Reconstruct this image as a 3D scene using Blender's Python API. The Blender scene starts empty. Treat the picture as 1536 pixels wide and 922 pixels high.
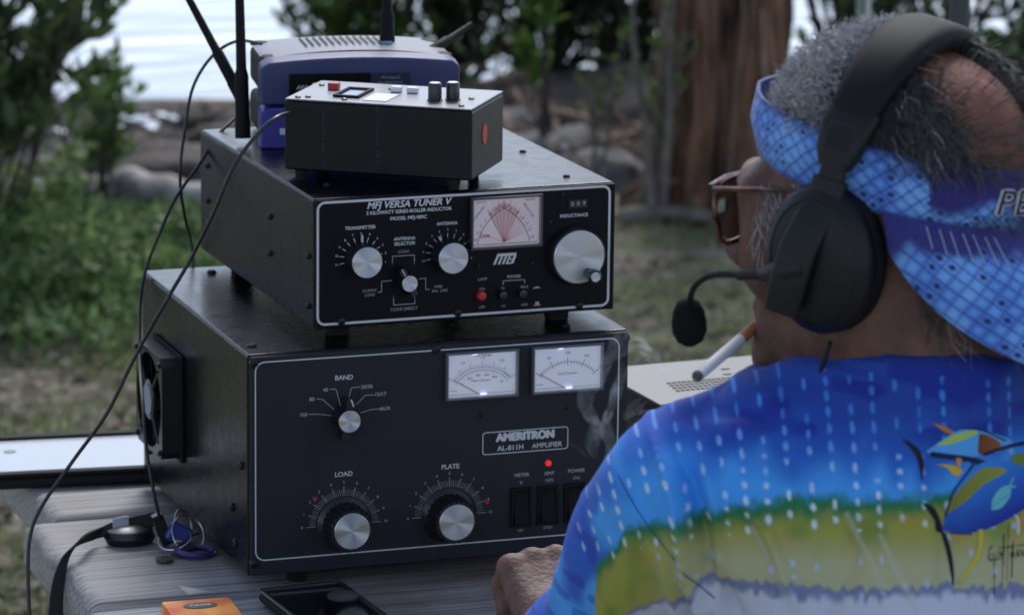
import bpy, bmesh, math, random
import numpy as np
from mathutils import Vector, Matrix, noise as mnoise
from mathutils.bvhtree import BVHTree
from math import sin, cos, pi, radians, sqrt, tan, atan2

random.seed(7); rng = np.random.default_rng(7)
scene = bpy.context.scene
COL = scene.collection
TT = .745            # table top height
Z0 = TT + .012       # underside of the big amplifier case

# ---------------------------------------------------------------- camera
CAM = np.array([-.938, -3.313, 1.0076 + Z0]); YAW, PIT, ROLL, FPX = .34132, .21939, .011675, 6200.
FW = np.array([sin(YAW)*cos(PIT), cos(YAW)*cos(PIT), -sin(PIT)])
_r = np.array([cos(YAW), -sin(YAW), 0.]); _u = np.cross(_r, FW)
CR = cos(ROLL)*_r + sin(ROLL)*_u; CU = -sin(ROLL)*_r + cos(ROLL)*_u
cd = bpy.data.cameras.new('camera'); cam = bpy.data.objects.new('camera', cd); COL.objects.link(cam)
cam.matrix_world = Matrix(((CR[0], CU[0], -FW[0], CAM[0]), (CR[1], CU[1], -FW[1], CAM[1]), (CR[2], CU[2], -FW[2], CAM[2]), (0, 0, 0, 1)))
cd.sensor_width = 36; cd.lens = FPX/1536*36; cd.clip_end = 3000; cd.clip_start = .1
cd.dof.use_dof = True; cd.dof.focus_distance = 3.32; cd.dof.aperture_fstop = 13; cd.dof.aperture_blades = 0
scene.camera = cam
# ---------------------------------------------------------------- light
SUN_EL, SUN_AZ = radians(46), radians(25)    # azimuth measured from +y towards +x; light comes off the water
world = bpy.data.worlds.new('World'); scene.world = world; world.use_nodes = True
wn = world.node_tree.nodes; wl = world.node_tree.links
sky = wn.new('ShaderNodeTexSky'); sky.sky_type = 'NISHITA'; sky.sun_disc = False
sky.sun_elevation = SUN_EL; sky.sun_rotation = SUN_AZ; sky.air_density = .65; sky.dust_density = .4; sky.ozone_density = 1.2
hs_ = wn.new('ShaderNodeHueSaturation'); hs_.inputs['Saturation'].default_value = .70; wl.new(sky.outputs[0], hs_.inputs['Color']); wl.new(hs_.outputs[0], wn['Background'].inputs[0]); wn['Background'].inputs[1].default_value = .10
sd = bpy.data.lights.new('sun', 'SUN'); sun = bpy.data.objects.new('sun', sd); COL.objects.link(sun)
sd.energy = 1.1; sd.angle = radians(25); sd.color = (1, .97, .94)
dv = Vector((sin(SUN_AZ)*cos(SUN_EL), cos(SUN_AZ)*cos(SUN_EL), sin(SUN_EL)))
sun.rotation_euler = dv.to_track_quat('Z', 'Y').to_euler()
scene.render.engine = 'CYCLES'
vs = scene.view_settings; vs.view_transform = 'Standard'; vs.look = 'None'; vs.gamma = 1; vs.use_curve_mapping = False
vs.exposure = 1.4

def ray(px, py): return FW + CR*(px-768)/FPX - CU*(py-461)/FPX
def PD(px, py, d): return Vector(CAM + ray(px, py)*d)              # a point d metres deep
def PZ(px, py, z=0.):                                              # a point at height z
    v = ray(px, py); return Vector(CAM + v*(z-CAM[2])/v[2])

# ---------------------------------------------------------------- materials
def mat(name, col, rough=.5, metal=0, spec=.5, var=0, scale=20, bump=0, bscale=None, stretch=None, coat=0, emit=None, estr=0, col2=None, detail=4, alpha=None, trans=0):
    m = bpy.data.materials.new(name); m.use_nodes = True; N = m.node_tree.nodes; L = m.node_tree.links; P = N['Principled BSDF']
    P.inputs['Base Color'].default_value = (*col, 1); P.inputs['Roughness'].default_value = rough; P.inputs['Metallic'].default_value = metal
    P.inputs['Specular IOR Level'].default_value = spec; P.inputs['Coat Weight'].default_value = coat
    if trans: P.inputs['Transmission Weight'].default_value = trans
    if emit: P.inputs['Emission Color'].default_value = (*emit, 1); P.inputs['Emission Strength'].default_value = estr
    if var or bump or col2:
        tc = N.new('ShaderNodeTexCoord'); mp = N.new('ShaderNodeMapping'); L.new(tc.outputs['Object'], mp.inputs[0])
        if stretch: mp.inputs['Scale'].default_value = stretch
        nz = N.new('ShaderNodeTexNoise'); nz.inputs['Scale'].default_value = scale; nz.inputs['Detail'].default_value = detail; L.new(mp.outputs[0], nz.inputs[0])
        if var or col2:
            rp = N.new('ShaderNodeValToRGB'); rp.color_ramp.elements[0].position = .32; rp.color_ramp.elements[1].position = .68
            c2 = col2 or [c*(1+var) for c in col]
            c1 = col if col2 else [c*(1-var) for c in col]
            rp.color_ramp.elements[0].color = (*c1, 1); rp.color_ramp.elements[1].color = (*c2, 1)
            L.new(nz.outputs[0], rp.inputs[0]); L.new(rp.outputs[0], P.inputs['Base Color'])
            mr = N.new('ShaderNodeMapRange'); mr.inputs['To Min'].default_value = max(rough-.08, .02); mr.inputs['To Max'].default_value = min(rough+.1, 1)
            L.new(nz.outputs[0], mr.inputs[0]); L.new(mr.outputs[0], P.inputs['Roughness'])
        if bump:
            n2 = N.new('ShaderNodeTexNoise'); n2.inputs['Scale'].default_value = bscale or scale*3; n2.inputs['Detail'].default_value = 5; L.new(mp.outputs[0], n2.inputs[0])
            b = N.new('ShaderNodeBump'); b.inputs['Strength'].default_value = bump; b.inputs['Distance'].default_value = (.3 if (bscale or scale*3) < 300 else .12)/(bscale or scale*3)
            L.new(n2.outputs[0], b.inputs['Height']); L.new(b.outputs[0], P.inputs['Normal'])
    return m
def leafmat(name, c1, c2, rough=.55):
    m = bpy.data.materials.new(name); m.use_nodes = True; N = m.node_tree.nodes; L = m.node_tree.links; P = N['Principled BSDF']
    g = N.new('ShaderNodeNewGeometry'); rp = N.new('ShaderNodeValToRGB')
    rp.color_ramp.elements[0].color = (*c1, 1); rp.color_ramp.elements[1].color = (*c2, 1)
    L.new(g.outputs['Random Per Island'], rp.inputs[0]); L.new(rp.outputs[0], P.inputs['Base Color'])
    P.inputs['Roughness'].default_value = rough; P.inputs['Specular IOR Level'].default_value = .35
    tr = N.new('ShaderNodeBsdfTranslucent'); L.new(rp.outputs[0], tr.inputs[0]); mx = N.new('ShaderNodeMixShader'); mx.inputs[0].default_value = .35
    L.new(P.outputs[0], mx.inputs[1]); L.new(tr.outputs[0], mx.inputs[2]); L.new(mx.outputs[0], N['Material Output'].inputs[0])
    return m
def attrmat(name, rough=.8, bump=0, bscale=900, spec=.3, sheen=0):
    m = bpy.data.materials.new(name); m.use_nodes = True; N = m.node_tree.nodes; L = m.node_tree.links; P = N['Principled BSDF']
    a = N.new('ShaderNodeAttribute'); a.attribute_name = 'Col'; L.new(a.outputs[0], P.inputs['Base Color'])
    P.inputs['Roughness'].default_value = rough; P.inputs['Specular IOR Level'].default_value = spec; P.inputs['Sheen Weight'].default_value = sheen
    if bump:
        tc = N.new('ShaderNodeTexCoord'); nz = N.new('ShaderNodeTexNoise'); nz.inputs['Scale'].default_value = bscale; L.new(tc.outputs['Object'], nz.inputs[0])
        b = N.new('ShaderNodeBump'); b.inputs['Strength'].default_value = bump; b.inputs['Distance'].default_value = .3/bscale
        L.new(nz.outputs[0], b.inputs['Height']); L.new(b.outputs[0], P.inputs['Normal'])
    return m
def spun_metal(name, col=(.62, .63, .64), axis='Y', rough=.46):
    m = bpy.data.materials.new(name); m.use_nodes = True; N = m.node_tree.nodes; L = m.node_tree.links; P = N['Principled BSDF']
    P.inputs['Metallic'].default_value = 1; P.inputs['Roughness'].default_value = rough; P.inputs['Base Color'].default_value = (*col, 1)
    P.inputs['Anisotropic'].default_value = .92; P.inputs['Anisotropic Rotation'].default_value = .25
    t = N.new('ShaderNodeTangent'); t.direction_type = 'RADIAL'; t.axis = axis; L.new(t.outputs[0], P.inputs['Tangent'])
    tc = N.new('ShaderNodeTexCoord'); sp = N.new('ShaderNodeSeparateXYZ'); L.new(tc.outputs['Object'], sp.inputs[0])
    ln = N.new('ShaderNodeVectorMath'); ln.operation = 'LENGTH'; L.new(tc.outputs['Object'], ln.inputs[0])
    nz = N.new('ShaderNodeTexNoise'); nz.noise_dimensions = '1D'; nz.inputs['Scale'].default_value = 2500; L.new(ln.outputs['Value'], nz.inputs['W'])
    mr = N.new('ShaderNodeMapRange'); mr.inputs['To Min'].default_value = rough-.06; mr.inputs['To Max'].default_value = rough+.08; L.new(nz.outputs[0], mr.inputs[0]); L.new(mr.outputs[0], P.inputs['Roughness'])
    return m
M = {}
M['case'] = mat('black powder coat', (.0035, .004, .0055), .27, spec=.25, var=.15, scale=60, bump=.25, bscale=1800)
M['panel_dark'] = mat('near black satin panel', (.0035, .0035, .005), .5, spec=.15, bump=.08, bscale=1500)
M['panel_grey'] = mat('charcoal painted panel', (.017, .0185, .0245), .5, spec=.22, var=.08, scale=30, bump=.1, bscale=1500)
M['print'] = mat('pale grey panel ink', (.52, .53, .55), .6)
M['print_dim'] = mat('grey panel ink', (.33, .34, .37), .6)
M['print_red'] = mat('red panel ink', (.35, .02, .02), .6)
M['blackplastic'] = mat('black plastic', (.010, .010, .012), .3, spec=.5)
M['blackmatte'] = mat('black matte plastic', (.007, .007, .008), .65, spec=.15)
M['rubber'] = mat('black rubber', (.010, .010, .010), .8, spec=.3)
M['screw'] = mat('blackened steel', (.02, .02, .022), .35, metal=.6)
M['steel'] = mat('steel', (.45, .45, .46), .3, metal=1)
M['spun'] = spun_metal('spun aluminium')
M['white_plastic'] = mat('white plastic', (.7, .72, .74), .4)
M['red_plastic'] = mat('red plastic', (.45, .02, .03), .35)
M['ink'] = mat('dark scale ink', (.03, .03, .05), .7)
M['redink'] = mat('red scale ink', (.5, .06, .08), .7)
M['led_red'] = mat('lit red lamp', (.5, .01, .02), .3, emit=(1, .03, .05), estr=.22)
M['led_blue'] = mat('meter lamp', (.5, .5, 1), .3, emit=(.55, .5, 1), estr=.7)
M['clear'] = None
def clearmat(name, tint=(1, 1, 1), rough=.05):
    m = bpy.data.materials.new(name); m.use_nodes = True; N = m.node_tree.nodes; L = m.node_tree.links
    t = N.new('ShaderNodeBsdfTransparent'); t.inputs[0].default_value = (*tint, 1); g = N.new('ShaderNodeBsdfGlossy'); g.inputs['Roughness'].default_value = rough
    f = N.new('ShaderNodeFresnel'); f.inputs[0].default_value = 1.45; mx = N.new('ShaderNodeMixShader'); L.new(f.outputs[0], mx.inputs[0]); L.new(t.outputs[0], mx.inputs[1]); L.new(g.outputs[0], mx.inputs[2])
    L.new(mx.outputs[0], N['Material Output'].inputs[0]); return m
M['clear'] = clearmat('clear window plastic')

# ---------------------------------------------------------------- mesh helpers
def chain_matrix(o):
    m = Matrix.Identity(4)
    while o is not None:
        m = o.matrix_basis @ m; o = o.parent
    return m
class MB:
    def __init__(s): s.v = []; s.f = []; s.m = []
    def add(s, vs, fs, mi=0):
        n = len(s.v); s.v += [tuple(v) for v in vs]; s.f += [tuple(i+n for i in f) for f in fs]; s.m += [mi]*len(fs); return s
    def box(s, c, d, rot=None, mi=0, taper=1.0):
        x, y, z = [a/2 for a in d]; P = []
        for sz in (-1, 1):
            k = taper if sz > 0 else 1
            for sx, sy in ((-1, -1), (1, -1), (1, 1), (-1, 1)): P.append(Vector((sx*x*k, sy*y*k, sz*z)))
        if rot is not None: P = [rot @ p for p in P]
        P = [p+Vector(c) for p in P]
        return s.add(P, [(0, 3, 2, 1), (4, 5, 6, 7), (0, 1, 5, 4), (1, 2, 6, 5), (2, 3, 7, 6), (3, 0, 4, 7)], mi)
    def span(s, a, b, mi=0): return s.box([(p+q)/2 for p, q in zip(a, b)], [abs(q-p) for p, q in zip(a, b)], mi=mi)
    def tube(s, pts, r, seg=8, mi=0, cap=True, flat=None):
        pts = [Vector(p) for p in pts]; n = len(pts)
        rs = r if hasattr(r, '__len__') else [r]*n
        V = []; prev = None
        for i, p in enumerate(pts):
            t = (pts[min(i+1, n-1)]-pts[max(i-1, 0)]).normalized()
            if prev is None:
                a = Vector((0, 0, 1)) if abs(t.z) < .9 else Vector((1, 0, 0)); x = t.cross(a).normalized()
            else:
                x = (prev - t*prev.dot(t)).normalized()
            prev = x; y = t.cross(x)
            fx, fy = flat if flat else (1, 1)
            for k in range(seg):
                a = 2*pi*k/seg; V.append(p + (x*cos(a)*fx + y*sin(a)*fy)*rs[i])
        F = [(i*seg+k, i*seg+(k+1) % seg, (i+1)*seg+(k+1) % seg, (i+1)*seg+k) for i in range(n-1) for k in range(seg)]
        if cap: F += [tuple(range(seg))[::-1], tuple((n-1)*seg+k for k in range(seg))]
        return s.add(V, F, mi)
    def lathe(s, prof, c=(0, 0, 0), ax=(0, -1, 0), seg=48, flute=None, mi=0, sx=1., sy=1., up=None):
        """prof: (radius, height along ax)"""
        c = Vector(c); ax = Vector(ax).normalized()
        a = Vector(up) if up is not None else (Vector((0, 0, 1)) if abs(ax.z) < .9 else Vector((1, 0, 0)))
        x = ax.cross(a).normalized(); y = ax.cross(x)
        V = []; F = []; n = len(prof)
        for r, h in prof:
            for k in range(seg):
                t = 2*pi*k/seg; q = r*(1+(flute[1]*(1 if (k*flute[0]*2//seg) % 2 else -1) if flute else 0))
                V.append(c + ax*h + x*cos(t)*q*sx + y*sin(t)*q*sy)
        for i in range(n-1):
            for k in range(seg): F.append((i*seg+k, i*seg+(k+1) % seg, (i+1)*seg+(k+1) % seg, (i+1)*seg+k))
        F.append(tuple((n-1)*seg+k for k in range(seg))); F.append(tuple(range(seg))[::-1])
        return s.add(V, F, mi)
    def text(s, txt, size, c, mi=0, shear=0, bold=0, sx=1., rot=0, plane='xz', depth=0, align='CENTER'):
        """text centred on c; plane xz faces -y, plane xy faces +z"""
        cu = bpy.data.curves.new('t', 'FONT'); cu.body = txt; cu.size = size; cu.align_x = align; cu.align_y = 'CENTER'; cu.shear = shear; cu.resolution_u = 3
        o = bpy.data.objects.new('t', cu); COL.objects.link(o); bpy.context.view_layer.update()
        me = o.to_mesh(); c = Vector(c)
        for n_, (bx, by) in enumerate([(0, 0)] if bold <= 0 else [(0, 0), (bold, 0), (-bold, 0), (0, bold*.7), (0, -bold*.7)]):
            V = []; e_ = .00001*n_
            for v in me.vertices:
                x, y = v.co.x*sx+bx, v.co.y+by; x, y = x*cos(rot)-y*sin(rot), x*sin(rot)+y*cos(rot)
                V.append(c + (Vector((x, -e_, y)) if plane == 'xz' else Vector((x, y, e_)) if plane == 'xy' else plane(x, y)))
            s.add(V, [tuple(p.vertices) for p in me.polygons], mi)
        o.to_mesh_clear(); bpy.data.objects.remove(o); bpy.data.curves.remove(cu)
        return s
    def line(s, pts, w, y=0, mi=0):
        """flat poly-line in the xz plane facing -y"""
        for (x0, z0), (x1, z1) in zip(pts[:-1], pts[1:]):
            d = Vector((x1-x0, z1-z0)); 
            if d.length < 1e-9: continue
            d.normalize(); n = Vector((-d.y, d.x))*w/2; e = d*w*.4
            P = [(x0-e.x+n.x, y, z0-e.y+n.y), (x0-e.x-n.x, y, z0-e.y-n.y), (x1+e.x-n.x, y, z1+e.y-n.y), (x1+e.x+n.x, y, z1+e.y+n.y)]
            s.add(P, [(0, 1, 2, 3)], mi)
        return s
    def build(s, name, mats, parent=None, bevel=0, seg=2, smooth=True, world=False, angle=35):
        me = bpy.data.meshes.new(name); V = s.v
        if world and parent is not None:
            inv = chain_matrix(parent).inverted(); V = [inv @ Vector(v) for v in V]
        me.from_pydata([tuple(v) for v in V], [], s.f); me.update()
        if not isinstance(mats, (list, tuple)): mats = [mats]
        for m in mats: me.materials.append(m)
        me.polygons.foreach_set('material_index', s.m)
        if smooth:
            me.polygons.foreach_set('use_smooth', [True]*len(s.f))
            try: me.set_sharp_from_angle(angle=radians(angle))
            except Exception: pass
        o = bpy.data.objects.new(name, me); COL.objects.link(o); o.parent = parent
        if bevel:
            b = o.modifiers.new('bevel', 'BEVEL'); b.width = bevel; b.segments = seg; b.limit_method = 'ANGLE'; b.angle_limit = radians(40); b.harden_normals = True
        return o
def tag(o, label=None, cat=None, group=None, kind=None):
    if label: o['label'] = label
    if cat: o['category'] = cat
    if group: o['group'] = group
    if kind: o['kind'] = kind
    return o
def thing(name, label, cat, loc=(0, 0, 0), rz=0, group=None):
    o = bpy.data.objects.new(name, None); COL.objects.link(o); o.empty_display_size = .05
    o.location = loc; o.rotation_euler = (0, 0, rz); return tag(o, label, cat, group)
def frame_line(mb, x0, z0, x1, z1, r, w, y, mi=0, wb=None):
    """rounded rectangle outline in the xz plane"""
    pts_o = []; pts_i = []
    for cx, cz, a0 in ((x1-r, z1-r, 0), (x0+r, z1-r, 90), (x0+r, z0+r, 180), (x1-r, z0+r, 270)):
        for k in range(7):
            a = radians(a0+k*15); pts_o.append((cx+r*cos(a), y, cz+r*sin(a))); pts_i.append((cx+(r-w)*cos(a), y, cz+(r-w)*sin(a)))
    n = len(pts_o); mb.add(pts_o+pts_i, [(i, (i+1) % n, n+(i+1) % n, n+i)[::-1] for i in range(n)], mi)
def smooth_path(P, n=8):
    P = [Vector(p) for p in P]; out = []
    for i in range(len(P)-1):
        a = P[max(i-1, 0)]; b = P[i]; c = P[i+1]; d = P[min(i+2, len(P)-1)]
        for k in range(n):
            t = k/n; out.append(.5*((2*b)+(c-a)*t+(2*a-5*b+4*c-d)*t*t+(3*b-a-3*c+d)*t**3))
    return out+[P[-1]]
# ================================================================ setting
def ground_z(x, y):
    z = .025*mnoise.noise(Vector((x*.9, y*.9, 1)))+.012*mnoise.noise(Vector((x*4, y*4, 5)))
    if y > 6.0: z -= min((y-6.0)*.07, .9)
    return z
def terrain():
    xs = np.unique(np.concatenate([np.arange(-1.5, 6, .12), [-1500, -400, -100, -40, -20, -10, -6, -4, -3, -2.2, 6.5, 8, 11, 16, 25, 50, 120, 400, 1500]]))
    ys = np.unique(np.concatenate([np.arange(.5, 9, .12), [-1500, -400, -100, -40, -20, -10, -6, -4, -2, -1, 0, 10, 12, 16, 25, 50, 120, 400, 1500]]))
    V = [(x, y, ground_z(x, y)) for y in ys for x in xs]; n = len(xs)
    F = [(j*n+i, j*n+i+1, (j+1)*n+i+1, (j+1)*n+i) for j in range(len(ys)-1) for i in range(n-1)]
    m = bpy.data.materials.new('grass and leaf litter'); m.use_nodes = True; N = m.node_tree.nodes; L = m.node_tree.links; P = N['Principled BSDF']
    tc = N.new('ShaderNodeTexCoord')
    def noise(s, d=4):
        n_ = N.new('ShaderNodeTexNoise'); n_.inputs['Scale'].default_value = s; n_.inputs['Detail'].default_value = d; L.new(tc.outputs['Object'], n_.inputs[0]); return n_.outputs[0]
    def ramp(src, a, ca, b, cb):
        r = N.new('ShaderNodeValToRGB'); e = r.color_ramp.elements; e[0].position = a; e[0].color = (*ca, 1); e[1].position = b; e[1].color = (*cb, 1); L.new(src, r.inputs[0]); return r.outputs[0]
    def mix(f, a, b):
        x = N.new('ShaderNodeMix'); x.data_type = 'RGBA'; L.new(f, x.inputs['Factor']); L.new(a, x.inputs[6]); L.new(b, x.inputs[7]); return x.outputs[2]
    green = ramp(noise(30), .3, (.10, .12, .06), .7, (.28, .30, .15))
    soil = ramp(noise(22), .35, (.14, .115, .09), .68, (.46, .39, .31))
    f1 = ramp(noise(2.6, 6), .44, (0, 0, 0), .56, (1, 1, 1))
    land = mix(f1, soil, green)
    mud = ramp(noise(9, 6), .35, (.035, .033, .034), .7, (.15, .145, .15))
    sep = N.new('ShaderNodeSeparateXYZ'); L.new(tc.outputs['Object'], sep.inputs[0])
    def axis(out, a, b):
        r = N.new('ShaderNodeMapRange'); L.new(sep.outputs[out], r.inputs[0]); r.inputs[1].default_value = a; r.inputs[2].default_value = b; return r.outputs[0]
    wob = N.new('ShaderNodeMath'); wob.operation = 'MULTIPLY_ADD'; L.new(noise(2.2), wob.inputs[0]); wob.inputs[1].default_value = 1.2; L.new(sep.outputs['Y'], wob.inputs[2])
    r = N.new('ShaderNodeMapRange'); L.new(wob.outputs[0], r.inputs[0]); r.inputs[1].default_value = 6.0; r.inputs[2].default_value = 6.4
    allc = mix(r.outputs[0], land, mud)
    # dark brown patch painting the shade under the trees into the ground
    shade_brown = ramp(noise(14, 6), .35, (.04, .028, .02), .7, (.17, .12, .085))
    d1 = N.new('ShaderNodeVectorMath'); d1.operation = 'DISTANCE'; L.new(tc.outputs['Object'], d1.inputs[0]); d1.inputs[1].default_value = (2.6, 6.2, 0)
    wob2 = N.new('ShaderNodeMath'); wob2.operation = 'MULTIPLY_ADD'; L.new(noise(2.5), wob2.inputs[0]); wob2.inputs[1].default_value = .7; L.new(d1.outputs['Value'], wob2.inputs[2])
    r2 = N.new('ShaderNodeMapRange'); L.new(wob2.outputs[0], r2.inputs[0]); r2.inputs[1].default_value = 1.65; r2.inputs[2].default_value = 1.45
    allc = mix(r2.outputs[0], allc, shade_brown)
    L.new(allc, P.inputs['Base Color']); P.inputs['Roughness'].default_value = .9; P.inputs['Specular IOR Level'].default_value = .15
    b = N.new('ShaderNodeBump'); b.inputs['Strength'].default_value = .8; b.inputs['Distance'].default_value = .02; L.new(noise(45, 6), b.inputs['Height']); L.new(b.outputs[0], P.inputs['Normal'])
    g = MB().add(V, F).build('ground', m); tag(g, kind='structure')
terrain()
# water
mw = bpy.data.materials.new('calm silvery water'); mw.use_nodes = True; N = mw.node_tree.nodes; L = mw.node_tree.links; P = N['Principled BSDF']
P.inputs['Base Color'].default_value = (.22, .225, .215, 1); P.inputs['Roughness'].default_value = .08; P.inputs['IOR'].default_value = 1.33; P.inputs['Specular IOR Level'].default_value = .9  # pale diffuse base paints in brightness of the reflected sky
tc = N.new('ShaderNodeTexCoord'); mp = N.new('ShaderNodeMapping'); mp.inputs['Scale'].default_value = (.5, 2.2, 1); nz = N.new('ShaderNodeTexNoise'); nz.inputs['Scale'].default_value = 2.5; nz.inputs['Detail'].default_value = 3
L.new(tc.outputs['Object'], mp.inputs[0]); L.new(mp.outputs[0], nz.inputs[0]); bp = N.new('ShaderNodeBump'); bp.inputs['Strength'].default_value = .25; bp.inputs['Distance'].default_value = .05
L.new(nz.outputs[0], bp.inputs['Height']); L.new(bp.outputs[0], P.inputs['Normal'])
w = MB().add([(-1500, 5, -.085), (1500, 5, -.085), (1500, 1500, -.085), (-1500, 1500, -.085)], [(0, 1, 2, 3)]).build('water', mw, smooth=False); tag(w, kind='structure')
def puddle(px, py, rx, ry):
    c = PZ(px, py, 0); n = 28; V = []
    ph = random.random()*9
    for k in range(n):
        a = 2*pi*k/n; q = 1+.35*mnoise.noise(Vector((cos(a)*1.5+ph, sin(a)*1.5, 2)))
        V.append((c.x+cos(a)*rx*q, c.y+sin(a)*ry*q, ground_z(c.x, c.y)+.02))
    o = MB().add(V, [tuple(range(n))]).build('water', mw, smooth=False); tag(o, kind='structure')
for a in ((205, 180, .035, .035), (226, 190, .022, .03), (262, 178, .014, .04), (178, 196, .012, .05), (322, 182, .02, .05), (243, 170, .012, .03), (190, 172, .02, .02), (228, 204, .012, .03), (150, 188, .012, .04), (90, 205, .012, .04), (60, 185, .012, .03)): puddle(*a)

# leaves
def leaf(mb, p, d, up, L_, W_, mi=0):
    d = d.normalized(); s = d.cross(up)
    if s.length < 1e-4: s = Vector((1, 0, 0))
    s.normalize(); n = s.cross(d)
    P = [p, p+d*L_*.35+s*W_/2+n*L_*.04, p+d*L_*.75+s*W_*.38, p+d*L_, p+d*L_*.75-s*W_*.38, p+d*L_*.35-s*W_/2+n*L_*.04, p+d*L_*.5-n*L_*.03]
    mb.add(P, [(0, 1, 6), (1, 2, 6), (2, 3, 6), (3, 4, 6), (4, 5, 6), (5, 0, 6)], mi)
def rdir(z0=-1, z1=1):
    a = random.uniform(0, 2*pi); z = random.uniform(z0, z1); q = sqrt(max(0, 1-z*z)); return Vector((q*cos(a), q*sin(a), z))
LM = dict(bush=leafmat('shrub leaves', (.03, .055, .018), (.13, .20, .07)), bright=leafmat('fresh leaves', (.05, .10, .02), (.13, .24, .05)),
          dark=leafmat('mangrove leaves', (.012, .022, .010), (.045, .075, .022)), under=leafmat('undergrowth leaves', (.05, .10, .03), (.23, .34, .12)),
          dry=leafmat('dry leaves', (.10, .075, .05), (.32, .27, .21), .8))
M['twig'] = mat('twig bark', (.05, .04, .033), .8, var=.4, scale=40)
M['palewood'] = mat('pale stem bark', (.13, .115, .10), .85, var=.35, scale=30)
def shrub(name, label, cat, base, h, spread, nstem, nleaf, leafm, LL=.045, lean=(0, 0), group=None, cover=.25, wood='twig', nsub=5, thick=.006):
    t = thing(name, label, cat, base, 0, group); st = MB(); lf = MB(); tips = []
    for i in range(nstem):
        a = random.uniform(0, 2*pi); q = sqrt(random.random())
        top = Vector((cos(a)*q*spread+lean[0], sin(a)*q*spread+lean[1], h*random.uniform(.65, 1)))
        P = [Vector((random.uniform(-.03, .03), random.uniform(-.03, .03), 0)), top*.4+rdir()*spread*.12, top*.75+rdir()*spread*.1, top]
        P = smooth_path(P, 4); n = len(P); st.tube(P, [thick*(1-.75*k/n) for k in range(n)], 5); tips.append(P)
        for j in range(nsub):
            k = random.randint(int(n*cover), n-2); b = P[k]; d = (rdir(-.2, 1)*.8+(top-P[0]).normalized()*.5).normalized(); l = random.uniform(.15, .4)*spread+.05
            Q = smooth_path([b, b+d*l*.5+rdir()*l*.08, b+d*l+Vector((0, 0, l*.1))], 3); st.tube(Q, [thick*.4*(1-.7*m/len(Q)) for m in range(len(Q))], 4); tips.append(Q)
    for i in range(nleaf):
        P = random.choice(tips); f = random.uniform(cover, 1)**.7*(len(P)-1); k = min(int(f), len(P)-2); p = P[k].lerp(P[k+1], f-k)
        d = (rdir(-.3, .9)+(P[k+1]-P[k]).normalized()*.7); l = LL*random.uniform(.6, 1.3); leaf(lf, p+rdir()*.006, d, rdir(.2, 1), l, l*random.uniform(.28, .42))
    st.build('stem', M[wood], t); lf.build('foliage', leafm, t); return t
# left shrub over the water
b = PZ(55, 420); shrub('shrub', 'tall leafy green shrub at the far left in front of the bright water', 'shrub', (b.x-.12, b.y, ground_z(b.x, b.y)), .92, .33, 22, 1700, LM['bush'], .060, group=None)
b = PZ(-60, 380); shrub('shrub', 'dense darker shrub at the left edge behind the tall leafy one', 'shrub', (b.x-.1, b.y+.25, 0), 1.0, .34, 16, 1100, LM['bush'], .055)
b = PZ(150, 330); shrub('shrub', 'thin upright shrub with yellow green shoots beside the driftwood log', 'shrub', (b.x-.02, b.y-.05, 0), .34, .12, 9, 420, LM['bright'], .035)
# undergrowth, left
mb = MB()
for i in range(9000):
    px = random.uniform(-250, 330); py = random.triangular(330, 560, 400)
    if px > 200 and py > 470: continue
    p = PZ(px, py); hh = .16*(1-((px-60)/420)**2)*(1.1-abs(py-400)/220)
    hh = min(hh, (py-335)/600 if px > 130 else hh)
    if hh <= 0.01: continue
    p.z = ground_z(p.x, p.y)+random.random()**.8*hh*(1+.8*mnoise.noise(Vector((p.x*5, p.y*5, 0))))
    l = random.uniform(.018, .045); leaf(mb, p, rdir(-.1, 1), rdir(.3, 1), l, l*.42)
tag(mb.build('undergrowth', LM['under']), 'low bright green leafy undergrowth left of the radios', 'undergrowth', kind='stuff')
# grass
mb = MB()
for i in range(26000):
    px = random.uniform(-60, 1250); py = random.uniform(340, 940)
    if 240 < px < 900 and random.random() < .8: continue
    p = PZ(px, py)
    if mnoise.noise(Vector((p.x*2.6, p.y*2.6, 3))) < -.05 and random.random() < .85: continue
    p.z = ground_z(p.x, p.y); h = random.uniform(.015, .05); d = rdir(.5, 1); s = rdir(0, 0)*.0022
    mb.add([p-s, p+s, p+d*h*.6+s*.7+Vector((0, 0, .002)), p+d*h+Vector((0, 0, -.2*h)), p+d*h*.6-s*.7], [(0, 1, 2, 4), (4, 2, 3)])
tag(mb.build('grass', leafmat('short grass', (.11, .135, .06), (.38, .42, .20))), 'short patchy grass on the ground behind the table', 'grass', kind='stuff')
mb = MB()
for i in range(3200):
    px = random.uniform(-60, 1250); py = random.uniform(330, 940); p = PZ(px, py); p.z = ground_z(p.x, p.y)+random.uniform(.004, .02)
    l = random.uniform(.02, .055); leaf(mb, p, rdir(-.15, .25), Vector((0, 0, 1))+rdir()*.5, l, l*.5)
tag(mb.build('leaf_litter', LM['dry']), 'dry brown leaves scattered over the grass', 'leaf litter', kind='stuff')

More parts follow.
